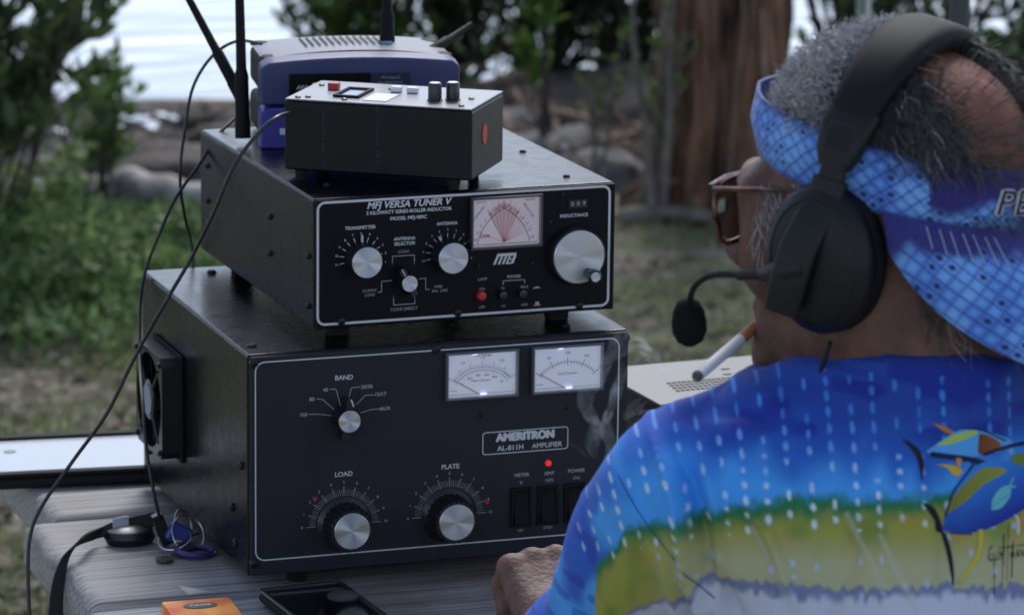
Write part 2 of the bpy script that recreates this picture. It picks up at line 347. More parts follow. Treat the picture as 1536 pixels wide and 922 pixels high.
# rocks, logs
def blob(name, label, cat, c, r, material, amp=.25, freq=2.2, group=None, rz=0):
    bm = bmesh.new(); bmesh.ops.create_icosphere(bm, subdivisions=4, radius=1)
    for v in bm.verts:
        n = v.co.normalized(); k = 1+amp*mnoise.noise(n*freq+Vector(c)*3)+amp*.4*mnoise.noise(n*freq*3+Vector(c)*3); v.co = Vector((n.x*r[0]*k, n.y*r[1]*k, n.z*r[2]*k))
    me = bpy.data.meshes.new(name); bm.to_mesh(me); bm.free(); me.materials.append(material); me.polygons.foreach_set('use_smooth', [True]*len(me.polygons))
    o = bpy.data.objects.new(name, me); COL.objects.link(o); o.location = c; o.rotation_euler[2] = rz; tag(o, label, cat, group); return o
M['rock'] = mat('grey shore rock', (.045, .043, .043), .85, col2=(.17, .165, .165), scale=14, bump=.8, bscale=40)
M['darkrock'] = mat('dark wet rock', (.018, .014, .012), .8, col2=(.07, .055, .042), scale=12, bump=.8, bscale=40)
M['logbark'] = mat('weathered driftwood', (.12, .11, .10), .8, col2=(.50, .48, .46), scale=16, bump=1, bscale=60, stretch=(.3, 1, 1))
c = PZ(262, 282); blob('rock', 'dark brown mossy rock behind the driftwood log', 'rock', (c.x+.02, c.y, -.01), (.21, .17, .11), M['darkrock'])
c = PZ(355, 255); blob('rock', 'dark rock half hidden behind the black tuner case', 'rock', (c.x+.1, c.y+.1, -.01), (.2, .15, .12), M['darkrock'])
def log(name, label, pts, r, material):
    mb = MB(); P = smooth_path(pts, 8); n = len(P); rr = [r*(1+.22*mnoise.noise(Vector((k*.45, 3, r*50))))*(.75+.25*min(1, k/4)) for k in range(n)]
    mb.tube(P, rr, 14); V = []
    for v in mb.v: 
        q = Vector(v); V.append(q+Vector((0, 0, 1))*.15*r*mnoise.noise(q*14)+Vector((0, 1, 0))*.15*r*mnoise.noise(q*14+Vector((5, 5, 5))))
    mb.v = V; o = mb.build(name, material, angle=60); tag(o, label, 'log'); return o
a = PZ(60, 340); b = PZ(180, 322); c = PZ(300, 340); d = PZ(460, 330)
log('driftwood_log', 'long pale weathered driftwood log on the ground behind the tuner', [(a.x-.3, a.y, .04), (a.x, a.y, .05), (b.x, b.y, .055), (c.x, c.y, .05), (d.x, d.y, .05)], .048, M['logbark'])
a = PZ(880, 345); b = PZ(1000, 338); c = PZ(1120, 352)
log('fallen_branch', 'thin grey fallen branch lying at the foot of the big tree', [(a.x, a.y, .02), (b.x, b.y, .03), (c.x, c.y, .02)], .016, M['palewood'])
for i, (px, py, rx, lab) in enumerate([(800, 250, .11, 'pale grey rock left of the big tree trunk, nearest to the tuner'), (862, 235, .10, 'rounded grey rock between the tuner and the big tree trunk'), (905, 285, .13, 'broad grey rock close to the foot of the big tree'), (740, 215, .12, 'low grey rock just above the black meter box')]):
    c = PZ(px, py); blob('rock', lab, 'rock', (c.x, c.y, .01), (rx, rx*.8, rx*.62), M['rock'], rz=i, group='grey rocks beside the big tree')
# pebbles of the shore
mb = MB()
for i in range(2600):
    px = random.uniform(-40, 1000); py = random.uniform(122, 235); p = PZ(px, py); p.z = ground_z(p.x, p.y); r = random.uniform(.008, .03)*random.random()
    P = [p+Vector((random.uniform(.6, 1)*r*x, random.uniform(.6, 1)*r*y, random.uniform(.4, .8)*r*z)) for x, y, z in ((1, 0, 0), (0, 1, 0), (-1, 0, 0), (0, -1, 0), (0, 0, 1))]
    mb.add(P, [(0, 1, 4), (1, 2, 4), (2, 3, 4), (3, 0, 4)])
tag(mb.build('shore_pebbles', M['rock'], smooth=False), 'small grey pebbles and shells covering the muddy shore', 'pebbles', kind='stuff')

# big tree
M['bark'] = mat('fibrous brown bark', (.013, .008, .006), .85, col2=(.24, .125, .075), scale=16, bump=1, bscale=40, stretch=(1, 1, .3))
M['bark2'] = mat('pale aerial root bark', (.08, .055, .04), .85, col2=(.32, .23, .165), scale=10, bump=.8, bscale=40, stretch=(1, 1, .2))
M['bark3'] = mat('rusty inner bark', (.08, .035, .02), .85, col2=(.30, .13, .065), scale=10, bump=.8, bscale=40, stretch=(1, 1, .2))
tb = PZ(1106, 335); TREE = Vector((tb.x, tb.y+.12, 0))
t = thing('tree', 'massive brown tree trunk with stringy aerial roots in front of the water', 'tree', TREE)
tk = MB(); NS = 180; NZ = 110; V = []
for j in range(NZ):
    z = -.05+3.6*(j/(NZ-1))**1.3
    for k in range(NS):
        a0 = 2*pi*k/NS; a = a0+.35*z+.5*mnoise.noise(Vector((z*1.6, 3, 3))); fl = 1+.75*math.exp(-(z+.05)/.16)*(.6+.5*sin(a*5+1))
        q = .122*fl*(1+.30*mnoise.noise(Vector((cos(a)*2.6, sin(a)*2.6, z*2.2)))-.42*max(0, .35-abs(mnoise.noise(Vector((cos(a)*4.5, sin(a)*4.5, z*2.4+7))))*1.8)-.22*max(0, .3-abs(mnoise.noise(Vector((cos(a)*9, sin(a)*9, z*4))))*1.8)+.10*mnoise.noise(Vector((cos(a)*14, sin(a)*14, z*9)))) + .02*z
        V.append((cos(a0)*q+.02*z, sin(a0)*q, z))
tk.add(V, [(j*NS+k, j*NS+(k+1) % NS, (j+1)*NS+(k+1) % NS, (j+1)*NS+k) for j in range(NZ-1) for k in range(NS)])
tk.build('trunk', M['bark'], t, angle=80)
for i in range(11):
    a = random.uniform(pi*.9, 2.1*pi); q = random.uniform(.10, .15); mb = MB(); P = []
    x0, y0 = cos(a)*q, sin(a)*q; zt = random.uniform(.25, 1.3); sw = random.uniform(-.12, .12)
    for k in range(9):
        z = zt*(1-k/8); s = 1+.5*math.exp(-z/.12); P.append((x0*s+sw*(z-.3)*.6+.035*mnoise.noise(Vector((i*1.7, z*4, 0))), y0*s+.015*mnoise.noise(Vector((i, z*3, 9))), z-.01))
    r = random.uniform(.004, .013); P = smooth_path(P, 3); mb.tube(P, [r*(.6+.6*k/len(P)) for k in range(len(P))], 7); mb.build('aerial_root', M[random.choice(['bark', 'bark2', 'bark2', 'bark3', 'bark'])], t)
# limbs and overhead crown, above the picture, shading the ground and the table
mb = MB()
for a in range(7):
    d = Vector((cos(a*.9+.4), sin(a*.9+.4), .35)); mb.tube(smooth_path([(0.05, 0, 2.6), d*.8+Vector((0, 0, 3.0)), d*2.2+Vector((0, 0, 3.2)), d*3.4+Vector((0, 0, 3.1))], 5), [.09-.004*k for k in range(16)], 8)
mb.build('limb', M['bark'], t)
mb = MB()
for i in range(600):
    a = random.uniform(0, 2*pi); q = sqrt(random.random())*4.2; p = Vector((cos(a)*q, sin(a)*q*.8-.6, 3.5+random.uniform(-.5, 1.5)*(1-q/5.5)))
    if mnoise.noise(p*.9) < -.12: continue
    l = random.uniform(.12, .22); leaf(mb, p, rdir(-.6, .5), rdir(.3, 1), l, l*.5)
mb.build('crown', LM['dark'], t)
def roots_stem(name, label, cat, px, py0, h, r, leaves, leafm, lean=(0, 0), wood='palewood', dy=0, LL=.03, group=None):
    b = PZ(px, py0); return shrub(name, label, cat, (b.x, b.y+dy, -.01), h, .07, 3, leaves, leafm, LL, lean, group, .35, wood, 5, r)
G2 = 'thin saplings around the big tree'
roots_stem('sapling', 'thin pale sapling standing just left of the big trunk', 'sapling', 985, 335, .62, .012, 90, LM['bright'], (.0, 0), group=G2)
roots_stem('sapling', 'young sapling with bright green leaf cluster above the meter box', 'sapling', 820, 250, .55, .006, 330, LM['bright'], (0, 0), 'twig', LL=.045, group=G2)
roots_stem('sapling', 'low green sapling sprouting before the right side of the trunk', 'sapling', 1165, 330, .22, .004, 120, LM['bright'], (0, 0), 'twig', LL=.03, group=G2)
roots_stem('sapling', 'small leafy sapling at the middle of the trunk foot', 'sapling', 1050, 300, .2, .004, 60, LM['bright'], (0, 0), 'twig', LL=.03, group=G2)
roots_stem('sapling', 'bare twiggy sapling between the grey rocks', 'sapling', 890, 300, .36, .006, 70, LM['bush'], (.03, 0), 'palewood', LL=.028, group=G2)
roots_stem('sapling', 'dark slender sapling rising behind the tuner top', 'sapling', 735, 235, .4, .005, 60, LM['bush'], (0, 0), 'twig', LL=.03, group=G2)
# mangroves along the water's edge
G3 = 'mangrove bushes along the water edge'
for px, py, h, sp, ns, nl, lm, lab in [
    (520, 112, .55, .36, 18, 1900, 'bright', 'bright green mangrove bush directly behind the router antennas'),
    (660, 104, .62, .40, 18, 1900, 'dark', 'dark mangrove bush right of the bright green one'),
    (800, 100, .7, .42, 18, 1700, 'dark', 'open mangrove bush with water glinting through, above the meter box'),
    (930, 104, .7, .36, 18, 1800, 'dark', 'mangrove bush touching the left side of the big trunk'),
    (1250, 140, .85, .26, 22, 2200, 'bush', 'olive mangrove bush between the trunk and the thin pale pole'),
    (1390, 112, .6, .3, 14, 620, 'dark', 'sparse mangrove bush seen behind the dark pole'),
    (1540, 112, .6, .3, 14, 620, 'dark', 'sparse mangrove bush at the right edge above the headband')]:
    b = PZ(px, py); shrub('mangrove', lab, 'mangrove', (b.x, b.y-.1, -.05), h, sp, ns, int(nl*2.1), LM[lm], .038, (0, 0), G3, .06, 'twig', 7, .01)
for px, py, h, lab in [(1500, 262, .34, 'dark rounded bush at the right edge behind the head'), (1640, 300, .4, 'dark bush beyond the right edge behind the shoulder')]:
    b = PZ(px, py); shrub('bush', lab, 'bush', (b.x, b.y, -.05), h, .2, 26, 2600, LM['dark'], .05, (0, 0), None, .05, 'twig', 8, .006)
# unseen trees added past the left edge to darken the cases' left flanks
for x, y, h, lab in ((-.9, 5.6, 2.4, 'tall dark unseen tree added outside the left edge, nearest to the shrub'), (-2.4, 4.6, 2.8, 'tall dark unseen tree added further left of the table'), (-3.6, 2.6, 2.6, 'tall dark unseen tree added level with the table'), (.1, 6.9, 1.6, 'low dark unseen tree added by the water at the left')):
    shrub('unseen_shade_tree', lab, 'tree', (x, y, -.05), h, .95 if h > 2 else .6, 20, 1500 if h > 2 else 800, LM['dark'], .17, (0, 0), 'unseen trees added to darken the left sides', .08, 'twig', 6, .03)
# tangled roots on the bank
mb = MB()
for i in range(70):
    p = PZ(random.uniform(600, 1240), random.uniform(150, 330)); d = rdir(-.1, .2); l = random.uniform(.1, .4)
    mb.tube(smooth_path([p, p+d*l*.5+Vector((0, 0, random.uniform(.02, .1))), p+d*l], 4), random.uniform(.003, .01), 5)
tag(mb.build('root_tangle', M['bark2']), 'tangle of roots and twigs on the bank around the tree', 'roots', kind='stuff')
b = PZ(700, 165); blob('earth_bank', None, None, (b.x+.25, b.y, -.06), (1.0, .3, .13), M['darkrock'], .3, 4)
e = bpy.data.objects['earth_bank']; e['kind'] = 'structure'; 
for k in ('label', 'category'):
    if k in e: del e[k]
# poles
def pole(px, d, r, m, label, name='pole'):
    p = PD(px, 40, d); t = MB(); t.tube([(p.x, p.y, -.02), (p.x, p.y, 2.4)], r, 20); t.lathe([(r*1.25, 0), (r*1.25, .05), (r, .055)], (p.x, p.y, 1.42+.0), (0, 0, 1), 20)
    o = t.build(name, m); return tag(o, label, 'pole')
pole(1439, 5.6, .0145, mat('dark painted tube', (.035, .045, .045), .45), 'dark green grey canopy pole behind the head, right of the pale pole')
pole(1288, 7.0, .0055, mat('green pole side', (.18, .25, .22), .5), 'thin pale green pole between the trunk and the dark pole')
pole(1301, 7.02, .0045, mat('white pole', (.6, .62, .6), .5), 'slim white pole touching the pale green one')

# ================================================================ table
def plankmat():
    m = bpy.data.materials.new('weathered grey timber'); m.use_nodes = True; N = m.node_tree.nodes; L = m.node_tree.links; P = N['Principled BSDF']
    tc = N.new('ShaderNodeTexCoord'); mp = N.new('ShaderNodeMapping'); mp.inputs['Scale'].default_value = (.9, 62, 34); L.new(tc.outputs['Object'], mp.inputs[0])
    wv = N.new('ShaderNodeTexNoise'); wv.inputs['Scale'].default_value = 6; wv.inputs['Detail'].default_value = 7; wv.inputs['Distortion'].default_value = .12; L.new(mp.outputs[0], wv.inputs[0])
    rp = N.new('ShaderNodeValToRGB'); e = rp.color_ramp.elements; e[0].position = .30; e[0].color = (.09, .085, .08, 1); e[1].position = .68; e[1].color = (.40, .395, .385, 1); e.new(.45).color = (.25, .245, .24, 1); L.new(wv.outputs[0], rp.inputs[0])
    n2 = N.new('ShaderNodeTexNoise'); n2.inputs['Scale'].default_value = 5; n2.inputs['Detail'].default_value = 5; L.new(tc.outputs['Object'], n2.inputs[0])
    r2 = N.new('ShaderNodeValToRGB'); r2.color_ramp.elements[0].position = .35; r2.color_ramp.elements[0].color = (.50, .43, .37, 1); r2.color_ramp.elements[1].position = .6; r2.color_ramp.elements[1].color = (1, 1, 1, 1); L.new(n2.outputs[0], r2.inputs[0])
    mx = N.new('ShaderNodeMix'); mx.data_type = 'RGBA'; mx.blend_type = 'MULTIPLY'; mx.inputs['Factor'].default_value = 1; L.new(rp.outputs[0], mx.inputs[6]); L.new(r2.outputs[0], mx.inputs[7]); L.new(mx.outputs[2], P.inputs['Base Color'])
    P.inputs['Roughness'].default_value = .62; b = N.new('ShaderNodeBump'); b.inputs['Strength'].default_value = .7; b.inputs['Distance'].default_value = .0012; L.new(wv.outputs[0], b.inputs['Height']); L.new(b.outputs[0], P.inputs['Normal'])
    return m
M['wood'] = plankmat()
tbl = thing('picnic_table', 'weathered grey wooden picnic table carrying the stacked radio equipment', 'table', (.8, .13, 0))
def plank(name, x0, x1, y0, y1, zt, th, parent, seed, worn=0.):
    """plank with worn rounded edges and end"""
    nx, ny = 70, 40; V = []; F = []
    xs = [x0+(x1-x0)*(i/(nx-1))**1.7 for i in range(nx)]
    ring = []
    for i, x in enumerate(xs):
        e = max(0, 1-(x-x0)/.013); inset = .009*(1-sqrt(max(0, 1-e*e))); endw = .006*mnoise.noise(Vector((seed, 0, 4)))
        pr = []
        for k in range(ny):
            u = k/(ny-1); y = y0+(y1-y0)*u; ed = max(0, 1-min(u, 1-u)*(y1-y0)/.016); ew = max(0, 1-u*(y1-y0)/.042); z = zt-.011*(1-sqrt(max(0, 1-ed*ed)))-inset-worn*ew**2
            z += .0018*mnoise.noise(Vector((x*1.5, y*60, seed)))+.0015*mnoise.noise(Vector((x*9, y*9, seed)))
            pr.append((x+.008*mnoise.noise(Vector((y*14, seed, 0)))*e, y, z))
        pr.append((x, y1, zt-th)); pr.append((x, y0, zt-th)); V += pr
    n = ny+2
    for i in range(nx-1):
        for k in range(n): F.append((i*n+k, (i+1)*n+k, (i+1)*n+(k+1) % n, i*n+(k+1) % n))
    F.append(tuple(range(n))); F.append(tuple((nx-1)*n+k for k in range(n))[::-1])
    return MB().add(V, F).build(name, M['wood'], parent, world=True, angle=50)
plank('plank', -.105, 1.7, .285, .56, TT, .04, tbl, 1, .005)
plank('plank', -.135, 1.7, .010, .276, TT, .04, tbl, 2, .016)
plank('plank', -.150, 1.7, -.275, -.006, TT-.001, .04, tbl, 3)
for x in (.12, 1.5):
    mb = MB(); mb.span((x, -.26, TT-.13), (x+.04, .54, TT-.042)); mb.build('cross_beam', M['wood'], tbl, .004, world=True)
    for s in (-1, 1):
        mb = MB(); R_ = Matrix.Rotation(s*radians(22), 3, 'X'); mb.box((x+.065, .13+s*.28, .32), (.04, .09, .78), R_); mb.build('leg', M['wood'], tbl, .004, world=True)
    mb = MB(); mb.span((x-.045, -.88, .33), (x-.005, .40, .41)); mb.build('seat_beam', M['wood'], tbl, .004, world=True)
plank('bench_seat', -.15, 1.7, -.90, -.62, .455, .04, tbl, 6)
# ================================================================ radio equipment
def mm(*a): return tuple(x/1000 for x in a)
def screw(x, z, parent, r=.0032, y=-.0015, ax=(0, -1, 0), m='screw'):
    s = MB(); s.lathe([(r, -.0005), (r, .001), (r*.8, .002), (r*.35, .0024), (r*.3, .0015)], (x, y, z) if len(ax) == 3 and ax[1] == -1 else (x, y, z), ax, 16); return s.build('screw', M[m], parent)
def cap(c, r, parent, ax=(0, -1, 0), name='cap'):
    s = MB(); s.lathe([(r, -.0015), (r, 0), (r*.97, .0006), (r*.3, .0004), (r*.02, .0002)], (0, 0, 0), ax, 64)
    o = s.build(name, M['spun'], parent, angle=25); o.location = c; return o
def knob(x, z, r, h, parent, skirt=None, flutes=0, skirt_h=.005, capr=.84, grad=False, rot=0, bar=None):
    k = MB(); prof = []
    if skirt: k.lathe([(skirt, .0015), (skirt, .003), (skirt*.92, skirt_h), (r*1.05, skirt_h+.002)], (x, 0, z), seg=72)
    s0 = skirt_h if skirt else .001
    k.lathe([(r*1.06, s0), (r*1.04, s0+.003), (r*.98, h-.002), (r*.93, h)], (x, 0, z), seg=flutes*6 if flutes else 64, flute=(flutes, .035) if flutes else None)
    if bar:     # pointer bar
        L0, w_ = bar; R_ = Matrix.Rotation(rot, 3, 'Y'); k.box((x, -h*.45, z), (w_, h*.85, L0), R_)
    o = k.build('knob', M['blackplastic'], parent, .0006 if bar else 0)
    cap((x, -h-.0002, z), r*capr, o); return o
# ---- amplifier --------------------------------------------------
amp = thing('amplifier', 'large charcoal radio amplifier with two lit meters at the bottom of the stack', 'amplifier', (0, 0, Z0))
AW, AH, AD = .349, .1968, .3625
MB().span((0, .0015, 0), (AW, AD, AH)).build('case', M['case'], amp, .003, 3)
MB().span((.0015, -.0025, .0015), (AW-.0015, .0013, AH-.0015)).build('front_panel', M['panel_grey'], amp, .0012)
lt = MB(); Y = -.0029
frame_line(lt, .0052, .0145, .339, .1912, .009, .0011, Y)
def T(txt, x, z, s, **k): lt.text(txt, s/1000, (x/1000, Y, z/1000), **k)
T('BAND', 85, 172.1, 6.0, bold=.00012)
for s, x, z in (('160', 48.7, 141.9), ('80', 56.2, 154.9), ('40', 68.4, 162.4), ('20/30', 105.6, 162.6), ('15/17', 118, 155.1), ('AUX', 122.4, 142.1)): T(s, x, z, 4.7, bold=.0001, mi=1)
for P_ in ([(53.8, 142), (62, 141.5), (73, 139.5)], [(60.5, 155.1), (65.8, 154.2), (75.9, 144.7)], [(72.5, 162.8), (77.8, 162.4), (81.9, 147.9)], [(99, 162.8), (91.8, 162.9), (89.4, 154)], [(112, 154.9), (104.4, 155.3), (96, 147.3)], [(117.9, 142.3), (109.3, 142.1), (100.1, 139.9)]):
    lt.line([mm(*p) for p in P_], .0006, Y, 1)
T('LOAD', 85, 86.2, 6, bold=.00012); T('PLATE', 182.4, 85.5, 6, bold=.00012)
def dial(cx, cz, r0, r1, r2, numr, a0, a1, nums, sub, size, lw=.0005, mi=1):
    n = len(nums)-1
    for i, s in enumerate(nums):
        a = radians(a0+(a1-a0)*i/n); lt.line([((cx+cos(a)*r0)/1000, (cz+sin(a)*r0)/1000), ((cx+cos(a)*r2)/1000, (cz+sin(a)*r2)/1000)], lw, Y, mi)
        lt.text(s, size/1000, ((cx+cos(a)*numr)/1000, Y, (cz+sin(a)*numr)/1000), mi=mi, bold=.00005)
        if i < n:
            for j in range(1, sub): b_ = radians(a0+(a1-a0)*(i+j/sub)/n); lt.line([((cx+cos(b_)*r0)/1000, (cz+sin(b_)*r0)/1000), ((cx+cos(b_)*r1)/1000, (cz+sin(b_)*r1)/1000)], lw*.5, Y, mi)
nums = [str(i) for i in range(11)]
dial(85.2, 41.2, 26, 31.5, 34, 38, 180, 0, nums, 5, 3.4); dial(181.7, 41.6, 26, 31.5, 34, 38, 180, 0, nums, 5, 3.4)
frame_line(lt, .2118, .0935, .2918, .1140, .003, .0008, Y)
T('AMERITRON', 251.8, 108, 10.0, bold=.0009, sx=.96); T('AL-811H', 238, 98.3, 6.6, bold=.00015); T('AMPLIFIER', 272, 98.3, 6.2, bold=.0001)
T('METER', 248.8, 72.8, 4.6, bold=.0001, mi=1); T('Ip', 248.4, 66.3, 4.0, mi=1); T('XMT', 274.6, 72.3, 4.6, bold=.0001, mi=1); T('OPR', 274.7, 65.9, 4.2, mi=1); T('POWER', 300, 72.8, 4.6, bold=.0001, mi=1); T('ON', 300.1, 66.1, 4.2, mi=1)
T('HV', 248.4, 22.3, 4.0, mi=1); T('STBY', 274.1, 22.9, 4.0, mi=1); T('OFF', 298.5, 22.9, 4.0, mi=1)
for a, b in ((59, 66), (216.5, 51)):
    lt.add([mm(a-2.2, Y*1000, b+2.6), mm(a+2.6, Y*1000, b+1), mm(a+.8, Y*1000, b-2.6), mm(a-1.8, Y*1000, b-1)], [(0, 1, 2, 3)], 2)
lt.build('panel_lettering', [M['print'], M['print_dim'], M['print_red']], amp, smooth=False)
k = knob(.0846, .1375, .0105, .021, amp, None, 0, capr=.92, bar=(.036, .007), rot=radians(8)); 
MB().line([mm(88.6, 150.5), mm(86.6, 156)], .0012, -.0191, 0).build('pointer_mark', M['print'], k, smooth=False)
knob(.0854, .0413, .0195, .0265, amp, .0245, 24, capr=.82); knob(.1807, .0414, .0195, .0265, amp, .0245, 24, capr=.82)
M['face'] = mat('lit meter face', (.70, .72, .78), .6, emit=(.62, .68, .85), estr=.10)
M['face_pink'] = mat('lit meter face', (.60, .56, .60), .6, emit=(.75, .62, .72), estr=.07)
M['pinkfill'] = mat('pink meter sector', (.66, .50, .52), .7, emit=(.9, .5, .5), estr=.03)
def meter(x0, z0, x1, z1, parent, dual):
    m = MB(); y = -.0029; b = .0018; d = .0055     # bezel box frame
    m.span((x0-b, y-d, z0-b), (x1+b, y, z0)); m.span((x0-b, y-d, z1), (x1+b, y, z1+b)); m.span((x0-b, y-d, z0), (x0, y, z1)); m.span((x1, y-d, z0), (x1+b, y, z1))
    o = m.build('meter', M['clearwall'], parent, .0004)
    MB().span((x0, y-.0008, z0), (x1, y-.0002, z1)).build('meter_face', M['face'], o, smooth=False)
    s = MB(); yy = y-.0011; cx = (x0+x1)/2+.0005; W = x1-x0; H = z1-z0; cz = z0-H*.15
    def arc(r, a0, a1, w_=.00035, mi=0):
        s.line([(cx+cos(radians(a0+(a1-a0)*i/24))*r, cz+sin(radians(a0+(a1-a0)*i/24))*r*.92) for i in range(25)], w_, yy, mi)
    def tick(r0, r1, a, w_=.0003, mi=0): s.line([(cx+cos(radians(a))*r0, cz+sin(radians(a))*r0*.92), (cx+cos(radians(a))*r1, cz+sin(radians(a))*r1*.92)], w_, yy, mi)
    R0 = H*.88
    A0, A1 = 140, 40
    if dual:
        arc(R0, A0, A1); arc(R0*.93, A0, A1); arc(R0, 54, 42, .0007, 1)
        for i in range(31): a = A0+(A1-A0)*i/30; tick(R0, R0*(1.09 if i % 5 else 1.16), a, .00025 if i % 5 else .0004)
        for i in range(29): a = A0+(A1-A0)*i/28; tick(R0*.93, R0*(.88 if i % 4 else .84), a, .00025)
        for i, t_ in enumerate(('0', '1.0', '1.5', '2.0', '3.0')): a = radians(A0+(A1-A0)*i/4); s.text(t_, .0036, (cx+cos(a)*R0*1.27, yy, cz+sin(a)*R0*1.17), 0)
        for i, t_ in enumerate(('0', '200', '400', '600', '800', '1K')): a = radians(A0+(A1-A0)*(i+.3)/5.6); s.text(t_, .003, (cx+cos(a)*R0*.76, yy, cz+sin(a)*R0*.72), 0)
        s.text('Plate Voltage', .0032, (cx, yy, z1-.0024), 0); s.text('Plate Current', .0032, (cx-.001, yy, z0+H*.36), 0)
    else:
        arc(R0*.98, A0, A1)
        for i in range(21): a = A0+(A1-A0)*i/20; tick(R0*(.93 if i % 5 else .90), R0*(1.05 if i % 5 else 1.12), a, .0003 if i % 5 else .0005)
        for i, t_ in enumerate(('0', '50', '100', '150', '200')): a = radians(A0+(A1-A0)*i/4); s.text(t_, .0036, (cx+cos(a)*R0*1.22, yy, cz+sin(a)*R0*1.14), 0)
        s.text('Grid Current', .0034, (cx, yy, z0+H*.38), 0)
    s.line([(x0+.002, z0+.006), (x0+.009, z0+.006)], .0004, yy); s.line([(x0+.001, z0+.0022), (x1-.001, z0+.0022)], .0003, yy)
    s.build('scale', [M['ink'], M['redink']], o, smooth=False)
    n = MB(); a = radians(138); n.tube([(cx+cos(radians(120))*R0*.12-.001, yy-.0012, z0+.002), (cx+cos(a)*R0*1.02, yy-.0012, cz+sin(a)*R0*.94)], .00035, 6, mi=0); n.build('needle', M['redink'], o)
    MB().box((cx+.001, yy-.0018, z0+.0022), (.006, .0012, .0016)).build('lamp', M['led_blue'], o, .0004)
    MB().box((cx-.007, yy-.0012, z1-.0012), (.005, .0008, .0008)).build('lamp', M['led_blue'], o, .0003)
    MB().span((x0+.0002, y-d+.0006, z0+.0002), (x1-.0002, y-d+.0014, z1-.0002)).build('window', M['clear'], o, smooth=False)
M['clearwall'] = mat('smoky meter rim', (.10, .105, .12), .25)
meter(.1785, .1475, .2415, .1862, amp, True); meter(.2580, .1475, .3208, .1862, amp, False)
for i, x in enumerate((.2482, .2733, .2985)):
    m = MB(); zc = .0438; m.span((x-.0098, -.0050, zc-.0178), (x-.0068, -.002, zc+.0178)); m.span((x+.0068, -.0050, zc-.0178), (x+.0098, -.002, zc+.0178)); m.span((x-.0068, -.0050, zc+.0145), (x+.0068, -.002, zc+.0178)); m.span((x-.0068, -.0050, zc-.0178), (x+.0068, -.002, zc-.0145))
    o = m.build('switch', M['blackmatte'], amp, .0005)
    r = MB(); s_ = (-1, 1, 1)[i]
    r.add([(x-.0065, -.002, zc-.0140), (x+.0065, -.002, zc-.0140), (x+.0065, -.002, zc+.0140), (x-.0065, -.002, zc+.0140), (x-.0065, -.0085, zc-.0140), (x+.0065, -.0085, zc-.0140), (x+.0065, -.0045, zc), (x-.0065, -.0045, zc), (x-.0065, -.0040, zc+.0140), (x+.0065, -.0040, zc+.0140)],
          [(4, 5, 6, 7), (7, 6, 9, 8), (0, 1, 5, 4), (1, 2, 9, 6, 5), (3, 0, 4, 7, 8), (2, 3, 8, 9)])
    r.build('rocker', M['blackmatte'], o, .0006)
MB().lathe([(.0027, -.001), (.0027, .0015), (.0021, .003), (.001, .0038)], (.2733, -.0028, .0819), seg=24).build('indicator_lamp', M['led_red'], amp)
for x, z in ((.2106, .1295), (.2901, .1296)): screw(x, z, amp, .0016, -.0022)
for x, z in ((.0045, .1904), (.1687, .1912), (.3445, .1904), (.0045, .0124), (.3445, .0124)): screw(x, z, amp, .0042, -.0022)
for y, z in ((.02, .095), (.04, .02), (.335, .03), (.05, .05)): screw(-.0005, z, amp, .0038, y, (-1, 0, 0))
for x, y in ((.05, .01), (.32, .012), (.05, .34), (.32, .34)):
    MB().lathe([(.009, -.012), (.010, -.002), (.0105, .0005)], (x, y+.012, 0), (0, 0, 1), 24).build('foot', M['rubber'], amp)
for x, y in ((.06, .32), (.012, .015), (.30, .015), (.11, .10)): MB().lathe([(.0045, -.001), (.0045, .001), (.003, .0024)], (x, y+.015, AH), (0, 0, 1), 16).build('screw', M['screw'], amp)
# cooling fan on the left side
fan = MB(); FY, FZ, FS, FT = .262, .098, .094, .016   # centre y, z, size, thickness
x0, x1 = -.017-.003, -.003
nseg = 40
ring_o = []; 
for xx in (x0, x1):
    for k in range(nseg):
        a = 2*pi*(k+.5)/nseg; q = FS/2/max(abs(cos(a)), abs(sin(a))); q = min(q, FS/2*1.33); ring_o.append((xx, FY+cos(a)*q, FZ+sin(a)*q))
    for k in range(nseg): a = 2*pi*(k+.5)/nseg; ring_o.append((xx, FY+cos(a)*FS*.465, FZ+sin(a)*FS*.465))
F = []
for k in range(nseg):
    k2 = (k+1) % nseg
    F += [(k, k2, nseg+k2, nseg+k), (2*nseg+k, 3*nseg+k, 3*nseg+k2, 2*nseg+k2), (nseg+k, nseg+k2, 3*nseg+k2, 3*nseg+k), (k, 2*nseg+k, 2*nseg+k2, k2)]
fo = MB().add(ring_o, F).build('fan', M['blackplastic'], amp, angle=40)
MB().span((x1, FY-.050, FZ-.050), (-.0002, FY+.050, FZ+.050)).build('mounting_plate', M['blackmatte'], fo, .001)
g = MB()
for i in range(4):
    a = radians(45+90*i); g.tube([(x0+.001, FY+cos(a)*.014, FZ+sin(a)*.014), (x0+.001, FY+cos(a)*.047, FZ+sin(a)*.047)], .0022, 6)
g.lathe([(.0185, -.002), (.0185, .001), (.017, .002)], (x0+.001, FY, FZ), (-1, 0, 0), 32); g.build('grille', M['blackplastic'], fo)
MB().lathe([(.0145, .0), (.0145, .0006)], (x0-.0012, FY, FZ), (-1, 0, 0), 32).build('hub_sticker', mat('fan sticker', (.25, .30, .38), .45), fo)
for k in range(7):
    a = 2*pi*k/7; b = MB(); V = []
    for q in (.018, .030, .041):
        for s_, dx in ((-.32, .006), (0, 0), (.32, -.006)): V.append((-.0115+dx*.7, FY+cos(a+s_)*q, FZ+sin(a+s_)*q))
    b.add(V, [(0, 1, 4, 3), (1, 2, 5, 4), (3, 4, 7, 6), (4, 5, 8, 7)]); o = b.build('fan_blade', M['blackmatte'], fo); sm = o.modifiers.new('s', 'SOLIDIFY'); sm.thickness = .0015
